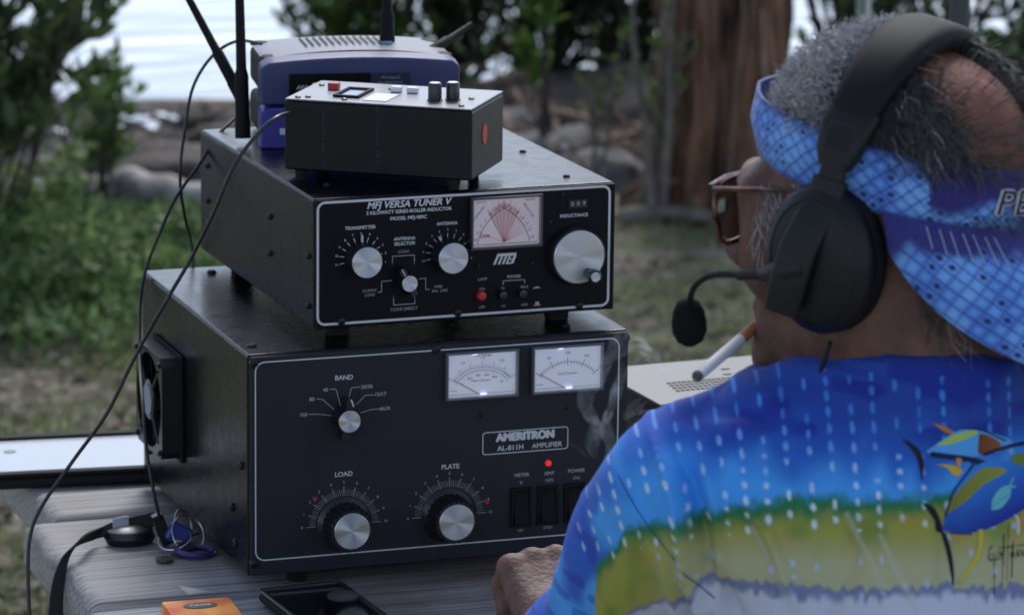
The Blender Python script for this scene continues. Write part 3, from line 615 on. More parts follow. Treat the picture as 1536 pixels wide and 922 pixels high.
for dy in (-1, 1):
    for dz in (-1, 1): MB().lathe([(.0028, 0), (.0028, .002), (.001, .003)], (x0, FY+dy*.041, FZ+dz*.041), (-1, 0, 0), 12).build('screw', M['screw'], fo)
# ---- tuner -------------------------------------------------------
TW, TH, TD = .2779, .115, .3572
TZ = Z0+.20878
tun = thing('antenna_tuner', 'black antenna tuner with silver knobs and a pink cross needle meter on the amplifier', 'tuner', (.06716, .0262, TZ), .01375)
MB().span((0, .0015, 0), (TW, TD, TH)).build('case', M['case'], tun, .003, 3)
MB().span((.001, -.0025, .001), (TW-.001, .0013, TH-.001)).build('front_panel', M['panel_dark'], tun, .001)
lt = MB()
frame_line(lt, .0010, .0040, .2725, .1132, .0075, .0021, Y)
lt.text('MFJ VERSA TUNER V', .0085, (.0844, Y, .1070), bold=.0003, shear=.25, sx=1.0)
T('2 KILOWATT SERIES-ROLLER INDUCTOR', 84.8, 100.6, 4.35, bold=.00013, sx=.98); T('MODEL MFJ-989C', 84.5, 94.6, 4.4, bold=.00013)
T('TRANSMITTER', 40.5, 88.4, 4.3, bold=.00013); T('ANTENNA', 119.8, 87.5, 4.0, bold=.0001)
T('ANTENNA', 80.9, 76.4, 4.1, bold=.0001); T('SELECTOR', 80.9, 72, 4.1, bold=.0001); T('COAX', 80, 65, 3.6, mi=1); T('DUMMY', 49.2, 32.3, 3.5, mi=1); T('LOAD', 49.4, 28.5, 3.5, mi=1)
T('WIRE', 112.1, 31.9, 3.2, mi=1); T('BAL. LINE', 113.4, 28.2, 3.4, mi=1); T('COAX DIRECT', 80.7, 14.1, 3.8, mi=1)
for P_ in ([(69.8, 56.2), (69.8, 61.4), (89.9, 61.4), (89.9, 55.8)], [(56.9, 30.5), (60, 30.5), (60, 40), (69, 40)], [(94.2, 40), (100.4, 40), (100.6, 30.1), (104.0, 30)], [(71, 23.8), (71.2, 18.2), (90.6, 18.2), (90.6, 21.5)], [(172.3, 29.8), (172.3, 33.1), (192.4, 33.1), (192.4, 29.8)]):
    lt.line([mm(*p) for p in P_], .0006, Y, 1)
T('1', 69.8, 54.6, 2.6, mi=1); T('2', 89.9, 54.2, 2.6, mi=1); T('1', 71, 25.6, 2.6, mi=1); T('2', 90.6, 23.3, 2.6, mi=1)
dial(41.3, 60.8, 16, 19, 19.5, 22.6, 190, -10, [str(i) for i in range(11, -1, -1)][:11], 1, 2.9, .0007, 0)
dial(120.4, 59.4, 16, 19, 19.5, 22.6, 190, -10, [str(i) for i in range(10, -1, -1)], 1, 2.9, .0007, 1)
T('0 0 9', 241.5, 98.2, 5.2, mi=1, bold=.0001); T('INDUCTANCE', 238, 87.7, 4.1, bold=.0001)
T('LAMP', 153, 35.8, 3.6, mi=1); T('POWER', 182.4, 36.4, 3.7, mi=1, bold=.0001); T('ON', 152.6, 27.1, 3.2, mi=1); T('OFF', 152.8, 10.8, 3.2, mi=1); T('HI', 172, 26.6, 3, mi=1); T('LO', 172.8, 10.6, 3, mi=1); T('PEAK', 192.2, 26.4, 3.2, mi=1); T('AVG', 192.4, 10.5, 3.2, mi=1)
# emblem: slanted block with cut-outs, and switch pictograms
def quad(x, z, w_, h, sh=.35, mi=0): lt.add([mm(x, Y*1000, z), mm(x+w_, Y*1000, z), mm(x+w_+h*sh, Y*1000, z+h), mm(x+h*sh, Y*1000, z+h)], [(0, 1, 2, 3)], mi)
ex, ez = 162.6, 48.2
quad(ex+3.2, ez+7.0, 18.0, 2.6)
quad(ex, ez, 2.4, 7.1, .45); quad(ex+4.4, ez, 2.0, 7.1, .45); quad(ex+8.2, ez, 2.0, 7.1, .45); quad(ex+11.5, ez-.2, 2.0, 7.3, .45); quad(ex+13.4, ez+3.4, 3.4, 1.5, .45); quad(ex+16.2, ez, 2.6, 7.1, .45); quad(ex+12.9, ez-.2, 4.4, 1.5, .45)
for a, b, h in ((203.8, 25.0, 1.2), (204.4, 9.4, 3)): quad(a-3.6, b-.5, 7.2, .6, 0, 1); quad(a-1.8, b, 3.6, h, 0, 1)
lt.build('panel_lettering', [M['print'], M['print_dim']], tun, smooth=False)
k = knob(.0419, .0606, .0150, .0178, tun, None, 0, capr=.9); MB().box((.0416, -.0045, .0606+.0185), (.0013, .003, .006)).build('pointer_mark', M['print'], k)
k = knob(.1206, .0595, .0150, .0178, tun, None, 0, capr=.9); MB().box((.1132, -.0045, .0738), (.0013, .003, .006), Matrix.Rotation(radians(-30), 3, 'Y')).build('pointer_mark', M['print'], k)
k = knob(.0808, .0396, .0078, .0178, tun, None, 0, capr=.9, bar=(.027, .006), rot=radians(-28)); MB().box((.0757, -.0164, .0492), (.0008, .0006, .007), Matrix.Rotation(radians(-28), 3, 'Y')).build('pointer_mark', M['print'], k)
# crank knob
kk = MB(); kk.lathe([(.0262, .0008), (.0262, .010), (.0245, .013)], (.2392, 0, .0525), seg=72); kk = kk.build('crank_knob', M['blackplastic'], tun)
cap((.2392, -.0137, .0525), .0236, kk, name='crank_disc')
h_ = MB(); h_.lathe([(.0048, .013), (.0048, .018), (.0062, .026), (.0062, .031), (.005, .032)], (.2478, 0, .0378), seg=28); h_ = h_.build('crank_handle', M['blackplastic'], kk)
cap((.2478, -.0323, .0378), .0043, h_)
# counter window
MB().span((.2330, -.0035, .0945), (.2500, -.0026, .1018)).build('counter_window', M['blackplastic'], tun, smooth=False)
T = None
lt2 = MB()
for i, c in enumerate('009'): lt2.text(c, .0052, (.2360+i*.0055, -.0038, .0982), 0, bold=.0001)
lt2.build('counter_digits', M['print_dim'], tun, smooth=False)
# cross needle meter
def crossmeter(x0, z0, x1, z1, parent):
    m = MB(); y = -.0029; b = .002; d = .0055
    m.span((x0-b, y-d, z0-b), (x1+b, y, z0)); m.span((x0-b, y-d, z1), (x1+b, y, z1+b)); m.span((x0-b, y-d, z0), (x0, y, z1)); m.span((x1, y-d, z0), (x1+b, y, z1))
    o = m.build('meter', M['clearwall2'], parent, .0004)
    MB().span((x0, y-.0008, z0), (x1, y-.0002, z1)).build('meter_face', M['face_pink'], o, smooth=False)
    s = MB(); yy = y-.0011; cx = x0+(x1-x0)*.47; W = x1-x0; H = z1-z0
    # pink sector between -24 and +14 degrees
    P_ = [(cx, yy+.0002, z0+.003)]+[(cx+sin(radians(a))*.037*(1-.0*abs(a)), yy+.0002, z0+.003+cos(radians(a))*(.0365-.0003*abs(a))) for a in range(-24, 25, 4)]
    s.add(P_, [tuple(range(len(P_)))[::-1]], 2)
    R = .050
    for sgn in (-1, 1):
        c0 = cx-sgn*.024; pts = []
        for i in range(21): a = radians(4+56*i/20+6); pts.append((c0+sgn*cos(a)*R*1.02-sgn*.002, z0-.0005+sin(a)*R*.88-.004))
        s.line([(min(max(px, x0+.001), x1-.001), min(pz, z1-.003)) for px, pz in pts], .0006, yy, 0)
        for i in range(1, 20, 3): px, pz = pts[i]; s.text(random.choice(['5', '10', '20', '50', '3']), .0034, (min(max(px+sgn*.003, x0+.003), x1-.003), yy, min(pz+.001, z1-.004)), 0)
    for a, l in ((-66, .026), (-27, .034), (-17, .036), (-8, .038), (0, .038), (10, .038), (19, .036), (27, .034), (34, .033), (41, .032), (48, .031), (55, .030), (62, .030), (68, .029)):
        s.line([(cx, z0+.003), (cx+sin(radians(a))*l, z0+.003+cos(radians(a))*l)], .00026, yy-.0001, 1)
    s.text('SWR', .0045, (x0+.012, yy, z0+.009), 1, bold=.0001); s.text('FORWARD', .0032, (x0+.0065, yy, z0+.030), 0, rot=radians(52)); s.text('REFLECTED', .0032, (x1-.010, yy, z0+.030), 0, rot=radians(-55))
    s.text('WATTS', .0028, (x0+.008, yy, z1-.003), 0); s.text('WATTS', .0028, (x1-.009, yy, z1-.003), 0); s.line([(x0+.002, z0+.0018), (x1-.002, z0+.0018)], .0005, yy, 0)
    s.build('scale', [M['ink'], M['redink'], M['pinkfill']], o, smooth=False)
    MB().span((x0+.0002, y-d+.0006, z0+.0002), (x1-.0002, y-d+.0014, z1-.0002)).build('window', M['clear'], o, smooth=False)
M['clearwall2'] = mat('grey meter rim', (.045, .045, .05), .3)
crossmeter(.1425, .0650, .2050, .1075, tun)
for x, z, c in ((.1512, .0218, 'red_plastic'), (.1708, .0212, 'blackplastic'), (.1893, .0214, 'blackplastic')):
    MB().lathe([(.0042, .002), (.0042, .007), (.0035, .0085), (.0015, .009)], (x, 0, z), seg=28).build('push_button', M[c], tun)
for x, z in ((.1488, .0479), (.1989, .0472), (.2151, .0828), (.2262, .1068)): screw(x, z, tun, .0022, -.0022)
for x, z in ((.1303, .0075), (.0235, .0070), (.2441, .0065)): screw(x, z, tun, .0036, -.0028)
for y, z in ((.016, .062), (.016, .018), (.13, .075), (.13, .042), (.33, .085), (.33, .052)): screw(-.0005, z, tun, .0027, y, (-1, 0, 0))
screw(TW+.0005, .05, tun, .003, .03, (1, 0, 0))
for x, y in ((.03, .03), (.235, .03), (.03, .32), (.235, .32)): MB().box((x, y, -.006), (.018, .018, .0125)).build('foot', M['rubber'], tun, .002)
for x, y in ((.245, .035), (.03, .06), (.13, .03), (.25, .16)): MB().lathe([(.0032, -.001), (.0032, .001), (.002, .002)], (x, y, TH), (0, 0, 1), 16).build('screw', M['screw'], tun)
T2 = TZ+TH
# ---- small meter box on top -------------------------------------
BX = Vector((.064, .104, T2+.010)); ba = radians(-35)
box = thing('analyzer_box', 'small scuffed black metal box with silver control face and red dot on its side', 'meter box', (.0660, .1150, T2), ba)
BL_, BH_, BD_ = .171, .0630, .1020
cas = mat('scuffed black paint', (.005, .0055, .0065), .45, spec=.25, var=.25, scale=40, bump=.3, bscale=900)
Nn = cas.node_tree.nodes; Ll = cas.node_tree.links
MB().span((0, 0, .010), (BL_, BD_, .010+BH_-.0015)).build('case', cas, box, .0025)
M['silver'] = mat('brushed silver face plate', (.20, .205, .22), .36, metal=.6, var=.1, scale=8, stretch=(1, 30, 1))
MB().span((.0005, .0005, .010+BH_-.0013), (BL_-.0005, BD_-.0005, .010+BH_+.0004)).build('face_plate', M['silver'], box, .0008)
zt = .010+BH_+.0006
for x, y in ((.128, .020), (.142, .028)):
    kk = MB().lathe([(.0068, 0), (.0068, .001), (.0058, .0015), (.0058, .0145), (.0052, .0155)], (x, y+.012, zt-.0003), (0, 0, 1), 60, (12, .03)).build('knob', M['blackplastic'], box)
    MB().lathe([(.0046, 0), (.0046, .0006)], (x, y+.012, zt+.0152), (0, 0, 1), 32).build('cap', M['steel'], kk)
MB().box((.027, .058, zt+.003), (.0095, .009, .0065)).build('push_button', M['red_plastic'], box, .001)
for x in (.083, .098): MB().box((x, .064, zt+.0025), (.0095, .008, .005)).build('push_button', M['white_plastic'], box, .001)
lcd = MB(); lcd.span((.038, .020, zt), (.062, .024, zt+.002)); lcd.span((.038, .062, zt), (.062, .066, zt+.002)); lcd.span((.038, .024, zt), (.041, .062, zt+.002)); lcd.span((.059, .024, zt), (.062, .062, zt+.002))
lo = lcd.build('display', M['blackmatte'], box, .0004); MB().span((.041, .024, zt+.0002), (.059, .062, zt+.0007)).build('screen', mat('dark display glass', (.03, .03, .08), .12), lo, smooth=False)
MB().span((.068, .012, zt), (.090, .050, zt+.0004)).build('paper_label', mat('white paper label', (.7, .72, .75), .6), box, smooth=False)
for x, y in ((.010, .008), (.018, .012), (.052, .010), (.156, .050), (.010, .075), (.075, .074), (.158, .012)): MB().lathe([(.0026, 0), (.0026, .0012), (.001, .0018)], (x, y, zt-.0002), (0, 0, 1), 14).build('screw', M['screw'], box)
MB().lathe([(.0092, 0), (.0092, .0004)], (BL_+.0002, .040, .045), (1, 0, 0), 40, sx=.8).build('red_dot', mat('red sticker', (.50, .035, .02), .5), box)
for x, y in ((.012, .012), (.152, .012), (.012, .073), (.152, .073)): MB().lathe([(.0045, 0), (.006, .009), (.006, .0102)], (x, y, 0), (0, 0, 1), 16).build('foot', M['rubber'], box)
for x0_, n in ((.036, 26), (.0855, 20)):   # scratches in the paint
    sc = MB()
    for i in range(n):
        z = .016+BH_*.92*(1-i/n)-.002+random.uniform(-.002, .002); l = random.uniform(.0006, .0028); x = x0_+random.uniform(-.0009, .0009); w_ = random.uniform(.00012, .00035)
        sc.add([(x, -.0002, z), (x+w_, -.0002, z), (x+w_+random.uniform(-.0003, .0003), -.0002, z+l), (x, -.0002, z+l)], [(0, 1, 2, 3)])
    sc.build('scratch', mat('bare scratched paint', (.11, .115, .12), .6), box, smooth=False)
# ---- routers ------------------------------------------------------
M['blue'] = mat('violet blue plastic', (.036, .045, .125), .38, var=.05, scale=10)
M['bluelow'] = mat('bright violet blue plastic', (.05, .046, .26), .38)
M['dkgrey'] = mat('dark grey router shell', (.012, .013, .016), .6, spec=.15, bump=.1, bscale=1200)
M['greytop'] = mat('grey router lid', (.16, .17, .20), .42, var=.06, scale=8)
RA = atan2(-.030, .180); RF = Vector((.0885, .268, T2))
ax_, ay_ = cos(RA), sin(RA)
def router(z0, top, label):
    t = thing('router', label, 'router', (RF.x, RF.y, z0), RA, None)
    W, D, H = .184, .125, .040
    # dark body
    b = MB(); b.span((.004, .020, .003), (W-.004, D, H-.003)); b.build('body', M['dkgrey'], t, .006, 3)
    # front moulding: side posts and arched brow
    fr = MB(); n = 26; V = []
    def prof(u):   # top height of the front along its width
        return H+((.0055)*sin(pi*min(max((u-.0)/1.0, 0), 1))**.8 if top else 0)
    secs = ((0, 0, 0, 1), (.0, .022, .0, 1))
    for y_, in ((0,), (.022,)):
        for i in range(n):
            u = i/(n-1); V.append((u*W, y_, 0)); V.append((u*W, y_, prof(u)-(.0025 if y_ == 0 else 0)-(.004 if i in (0, n-1) else 0)))
    F = []
    for i in range(n-1):
        a = 2*i; F.append((a, a+2, a+3, a+1)); c_ = 2*n; F.append((c_+a, c_+a+1, c_+a+3, c_+a+2)); F.append((a+1, a+3, c_+a+3, c_+a+1)); F.append((a, c_+a, c_+a+2, a+2))
    F += [(0, 1, 2*n+1, 2*n), (2*n-2, 4*n-2, 4*n-1, 2*n-1)]
    fr.add(V, F); f = fr.build('front_cover', M['blue' if top else 'bluelow'], t, .0022, 3, angle=30)
    if top:
        # recessed dark display strip, lettering and lamps
        s = MB(); s.span((.026, -.0012, .007), (.101, .001, .0285)); s.build('display_strip', M['panel_dark'], t, .0004)
        s = MB(); s.span((.1013, -.0012, .007), (.138, .001, .0285)); s.build('name_strip', mat('navy strip', (.016, .018, .05), .4), t, .0004)
        q = MB(); q.text('Wireless-G', .0038, (.1195, -.0016, .0240), 0); q.text('Broadband Router', .0030, (.1195, -.0016, .0197), 0); q.line([(.106, .0175), (.133, .0175)], .0002, -.0016, 0)
        q.text('2.4', .0026, (.1130, -.0016, .0125), 0)
        q.add([(.118, -.0016, .0100), (.128, -.0016, .0100), (.132, -.0016, .0122), (.131, -.0016, .0145), (.118, -.0016, .0150)], [(0, 1, 2, 3, 4)])
        for i in range(3): q.line([(.0555, .0195-.0025*i), (.0600, .0195-.0025*i)], .0011, -.0016, 0)
        q.line([(.083, .0195), (.091, .0195)], .0010, -.0016, 0); q.line([(.078, .0165), (.0955, .0165), (.0955, .0115), (.074, .0115), (.074, .0135)], .0003, -.0016, 0); q.line([(.0945, .0098), (.1005, .0098)], .0009, -.0016, 0); q.line([(.0515, .0098), (.0545, .0098)], .0009, -.0016, 0)
        for i in range(3): q.line([(.0335+.0032*i, .0150), (.0355+.0032*i, .0175)], .0016, -.0016, 0)
        q.build('strip_lettering', M['print_dim'], t, smooth=False)
        g_ = mat('green indicator', (.12, .22, .03), .4, emit=(.35, .7, .1), estr=.18)
        MB().lathe([(.0028, 0), (.0028, .0006)], (.0495, -.0012, .0175), seg=24).build('indicator_light', g_, t)
        MB().box((.0705, -.0014, .0190), (.0085, .0008, .0032)).build('indicator_light', g_, t, .0008)
        # grey lid: gently domed sheet with vent slats and corner pads
        V = []; nx, ny = 26, 12
        for j in range(ny):
            for i in range(nx):
                u = i/(nx-1); v = j/(ny-1); V.append((.004+u*(W-.008), .0215+v*(D-.023), H-.002+.0075*sin(pi*u)**.75*(1-.35*v*v)+.0008))
        lid = MB().add(V, [(j*nx+i, j*nx+i+1, (j+1)*nx+i+1, (j+1)*nx+i) for j in range(ny-1) for i in range(nx-1)]).build('lid', M['greytop'], t)
        sl = MB()
        for i in range(13):
            u = .25+.036*i; x = .004+u*(W-.008)
            for j in range(5):
                v0 = .30+.12*j
                def P3(uu, vv): return Vector((.004+uu*(W-.008), .0215+vv*(D-.023), H-.002+.0075*sin(pi*uu)**.75*(1-.35*vv*vv)+.0022))
                sl.add([P3(u, v0), P3(u+.012, v0), P3(u+.012, v0+.12), P3(u, v0+.12)], [(0, 1, 2, 3)])
        sl.build('vent_slot', M['dkgrey'], lid, smooth=False)
        for x, y in ((.012, .03), (.012, .112), (.172, .03), (.172, .112)): MB().lathe([(.011, 0), (.011, .002), (.009, .003)], (x, y, H-.002), (0, 0, 1), 32, sx=1, sy=.8).build('corner_pad', M['dkgrey'], t)
    else:
        MB().box((.0215, -.0008, .016), (.008, .002, .006)).build('connector', mat('pale plug', (.45, .6, .7), .4), t, .0006)
    return t
r1 = router(T2, False, 'lower violet blue router of the pair, mostly hidden behind the black box')
r2 = router(T2+.0405, True, 'upper violet blue router with domed grey lid and dark label strip')
def antenna(p0, p1, label_r=.0045, parent=None, hinge=True):
    p0, p1 = Vector(p0), Vector(p1); d = (p1-p0); l = d.length; d.normalize(); m = MB()
    m.tube([p0, p0+d*l*.30, p0+d*l*.34, p0+d*l], [label_r*1.35, label_r*1.35, label_r, label_r*.8], 20)
    o = m.build('antenna', M['blackmatte'], parent, world=True)
    h_ = MB(); h_.tube([p0-d*.012, p0+d*.004], label_r*1.5, 20); h_.build('hinge', M['blackmatte'], o, world=True); return o
antenna(PD(364, 188, 3.80), PD(358, -60, 3.80), .0048, r1)
antenna(PD(352, 128, 3.84), PD(268, -30, 3.86), .0040, r1)
antenna(PD(581, 62, 3.86), PD(580, -70, 3.86), .0048, r2)
antenna(PD(655, 72, 3.86), PD(707, 37, 3.90), .0036, r2)
for o_, p in ((r2, (580, 68, 3.84)),):
    q = PD(*p); MB().lathe([(.0056, -.004), (.0056, .003)], q, (0, 0, 1), 20).build('antenna_collar', mat('teal ring', (.08, .22, .28), .35), o_).matrix_basis = chain_matrix(o_).inverted()
# ---- beige case behind -------------------------------------------
ca = radians(3); bz = TT+.10
c0 = PZ(991, 606, bz); bcase = thing('metal_case', 'flat pale grey metal case with vent slots on its lid, behind the shoulder', 'case', (c0.x, c0.y, TT), ca)
MB().span((.0, .0, .006), (.32, .150, .097)).build('body', M['case'], bcase, .002)
pale = mat('pale grey enamel lid', (.18, .18, .175), .45, var=.05, scale=10)
MB().span((-.001, -.001, .0972), (.321, .151, .1000)).build('lid', pale, bcase, .0008)
sl = MB()
for j in range(4):
    for i in range(16):
        x = .035+i*.0052+j*.0015; y = .040+j*.010; sl.span((x, y, .1002), (x+.0034, y+.0042, .1005))
sl.span((.105, .085, .1002), (.113, .088, .1005)); sl.span((.112, .105, .1002), (.121, .108, .1005))
sl.build('vent_slot', M['dkgrey'], bcase, smooth=False)
for x in (.02, .30):
    for y in (.015, .135): MB().box((x, y, .0032), (.016, .016, .0062)).build('foot', M['rubber'], bcase, .001)
# ---- tablet --------------------------------------------------------
tab = thing('tablet', 'tablet in a thick black case with a blank white screen at the rear table corner', 'tablet', (-.006, .445, TT), radians(-6))
MB().span((-.13, -.075, .0005), (.125, .075, .012)).build('case', M['rubber'], tab, .0055, 4)
rim = MB(); rim.span((-.13, -.075, .0122), (.125, -.062, .0165)); rim.span((-.13, .062, .0122), (.125, .075, .0165)); rim.span((-.13, -.0618, .0122), (-.119, .0618, .0165)); rim.span((.114, -.0618, .0122), (.125, .0618, .0165)); rim.build('rim', M['rubber'], tab, .0022, 3)
MB().span((-.1188, -.0618, .0122), (.1138, .0618, .0136)).build('screen', mat('lit blank screen', (.32, .34, .36), .2, emit=(.85, .92, 1), estr=.06), tab, smooth=False)
MB().lathe([(.006, 0), (.006, .0003)], (-.100, .02, .0137), (0, 0, 1), 24).build('home_mark', mat('grey mark', (.12, .2, .12), .5), tab)
# ---- phone -----------------------------------------------------------
ph = thing('phone', 'black smartphone lying face up at the front table edge below the amplifier', 'phone', PZ(462, 905, TT+.001), radians(4))
c_ = PZ(462, 905, TT+.001)
MB().span((-.038, -.130, .0), (.038, .022, .009)).build('body', M['rubber'], ph, .005, 4)
rim = MB(); rim.span((-.038, .0165, .009), (.038, .022, .012)); rim.span((-.038, -.130, .009), (-.0335, .0163, .012)); rim.span((.0335, -.130, .009), (.038, .0163, .012)); rim.span((-.0333, -.130, .009), (.0333, -.1255, .012)); rim.build('bumper', M['blackplastic'], ph, .0016, 3)
MB().span((-.0333, -.1253, .0092), (.0333, .0163, .0104)).build('screen', mat('dark phone glass', (.004, .004, .006), .08, spec=.5), ph, smooth=False)
MB().lathe([(.014, 0), (.014, .0012), (.012, .002)], (.024, -.022, .0104), (0, 0, 1), 36).build('button', mat('grey phone button', (.05, .05, .052), .4), ph)
# ---- orange packet ------------------------------------------------------
pk = thing('cigarette_pack', 'orange and yellow cardboard packet with a dark oval emblem at the front table edge', 'packet', PZ(300, 912, TT+.02), radians(-3))
pkm = mat('orange printed card', (.66, .055, .02), .35, col2=(.88, .36, .03), scale=28, detail=2)
MB().span((-.029, -.068, -.019), (.029, .018, .003)).build('carton', pkm, pk, .0012)
ov = MB().lathe([(.0145, 0), (.0145, .0005)], (0, -.002, .0031), (0, 0, 1), 40, sx=1, sy=.55, up=(0, 1, 0)).build('oval_emblem', mat('dark emblem', (.02, .035, .03), .4), pk)
MB().text('CAYEE', .0062, (0, -.002, .0038), 0, plane='xy', bold=.0002).build('emblem_lettering', mat('pale emblem ink', (.6, .6, .5), .5), ov, smooth=False)
q = PZ(296, 884, TT+.002); o = MB().add([(q.x-.014, q.y+.012, TT+.0035), (q.x+.012, q.y-.018, TT+.0035), (q.x+.002, q.y-.022, TT+.006), (q.x-.012, q.y-.016, TT+.003)], [(0, 1, 2, 3)]).build('paper_scrap', mat('dry paper', (.45, .41, .35), .8)); so = o.modifiers.new('s', 'SOLIDIFY'); so.thickness = .0004
tag(o, 'small torn pale paper scrap on the plank gap behind the orange packet', 'paper scrap')
# ---- keys, fob, strap ---------------------------------------------------
kc = PZ(240, 800, TT); keys = thing('key_bunch', 'bunch of keys with black strap, car fob and purple carabiner beside the amplifier', 'keys', kc)
fb = PZ(195, 803, TT+.008); MB().lathe([(.006, -.009), (.021, -.006), (.024, 0), (.021, .006), (.012, .009), (.002, .0095)], fb, (0, 0, 1), 40, sx=1.0, sy=.72, up=(0, 1, 0)).build('car_fob', M['blackplastic'], keys, world=True)
def ring(c, r, th, nrm, m, nm):
    c = Vector(c); n = Vector(nrm).normalized(); a = n.orthogonal().normalized(); b = n.cross(a)
    pts = [c+(a*cos(t)+b*sin(t))*r for t in np.linspace(0, 2*pi, 33)]
    return MB().tube(pts, th, 8, cap=False).build(nm, m, keys, world=True)
ring(PZ(282, 800, TT+.015), .017, .0008, (.35, -.8, .45), M['steel'], 'key_ring'); ring(PZ(262, 808, TT+.011), .015, .0008, (-.3, -.3, .9), M['steel'], 'key_ring'); ring(PZ(275, 785, TT+.014), .013, .0009, (.6, -.6, .3), M['steel'], 'key_ring')
ring(PZ(292, 826, TT+.004), .016, .0030, (.05, .0, 1), mat('purple anodised metal', (.05, .03, .16), .35, metal=.3), 'carabiner')
pb = PZ(268, 800, TT+.014); MB().box(pb, (.022, .008, .018), Matrix.Rotation(.5, 3, 'Y')).build('blue_tag', mat('blue plastic tag', (.03, .05, .22), .35), keys, .003, world=True)
pb = PZ(243, 793, TT+.018); MB().box(pb, (.010, .010, .030), Matrix.Rotation(-.35, 3, 'Y')).build('flash_drive', M['blackplastic'], keys, .001, world=True)
a_, b_ = PZ(290, 818, TT+.006), PZ(247, 838, TT+.003)
km = MB(); km.tube([a_, a_.lerp(b_, .7)], .0042, 8, flat=(1, .35)); km.lathe([(.008, -.001), (.008, .001)], b_, (0, 0, 1), 20); km.build('key', mat('tarnished brass', (.10, .09, .075), .4, metal=.8), keys, world=True)
a_, b_ = PZ(270, 808, TT+.010), PZ(296, 800, TT+.004); km = MB(); km.tube([a_, b_], .0035, 8, flat=(1, .35)); km.lathe([(.007, -.001), (.007, .001)], a_, (0, 0, 1), 20); km.build('key', M['steel'], keys, world=True)
sp = smooth_path([PZ(232, 778, TT+.020), PZ(205, 784, TT+.018), PZ(175, 790, TT+.016), PZ(145, 800, TT+.012), PD(118, 812, 3.655), PD(98, 836, 3.65), PD(88, 870, 3.64), PD(84, 910, 3.63), PD(84, 960, 3.62)], 5)
def strip(P, w_, th, wd):
    V = []; F = []
    for i, p in enumerate(P):
        wv = Vector(wd[0]).lerp(Vector(wd[1]), i/(len(P)-1)).normalized(); t_ = (P[min(i+1, len(P)-1)]-P[max(i-1, 0)]).normalized(); n = wv.cross(t_).normalized()
        for a, b in ((-1, -1), (1, -1), (1, 1), (-1, 1)): V.append(p+wv*w_/2*a+n*th/2*b)
    for i in range(len(P)-1):
        for k in range(4): F.append((4*i+k, 4*i+(k+1) % 4, 4*i+4+(k+1) % 4, 4*i+4+k))
    F += [(0, 3, 2, 1), tuple(4*(len(P)-1)+k for k in range(4))]
    return MB().add(V, F)
strip(sp, .0135, .0022, ((.1, .6, .8), (1, .1, 0))).build('strap', mat('black webbing', (.012, .011, .012), .85, bump=.6, bscale=1200), keys, .0005, world=True)
strip([Vector(p) for p in (sp[7]+Vector((0, -.0008, .0018)), sp[9]+Vector((0, -.0008, .0018)), sp[11]+Vector((0, -.0008, .0018)))], .0138, .0016, ((.1, .6, .8), (.1, .6, .8))).build('buckle', M['steel'], keys, .0004, world=True)
# ---- cables ----------------------------------------------------------------
M['cable'] = mat('black cable jacket', (.010, .010, .011), .4)
def cable(pts, r, label):
    o = MB().tube(smooth_path([PD(*p) if len(p) == 3 else p for p in pts], 8), r, 8).build('cable', M['cable']); return tag(o, label, 'cable', 'thin black cables hanging from the radios')
cable([(392, 66, 3.82), (355, 62, 3.85), (318, 85, 3.85), (290, 130, 3.85), (278, 190, 3.85), (270, 260, 3.85), (276, 320, 3.87), (288, 370, 3.9), (290, 400, 3.92), (292, 430, 3.94)], .0015, 'black cable looping from the router lid down behind the tuner')
cable([(352, 178, 3.88), (325, 205, 3.86), (300, 245, 3.85), (262, 300, 3.84), (235, 360, 3.84), (217, 410, 3.84), (210, 460, 3.83), (210, 540, 3.78), (214, 600, 3.68), (222, 690, 3.65), (238, 770, 3.66), (243, 786, 3.68)], .0016, 'black cable running from behind the tuner past the fan to the keys')
cable([(432, 170, 3.60), (415, 176, 3.57), (390, 197, 3.56), (350, 250, 3.55), (320, 320, 3.56), (285, 390, 3.58), (250, 450, 3.58), (205, 530, 3.6), (160, 620, 3.6), (110, 690, 3.62), (65, 755, 3.62), (46, 800, 3.62), (42, 860, 3.62), (46, 960, 3.62)], .0017, 'black cable falling in front of the left sides and over the table end')
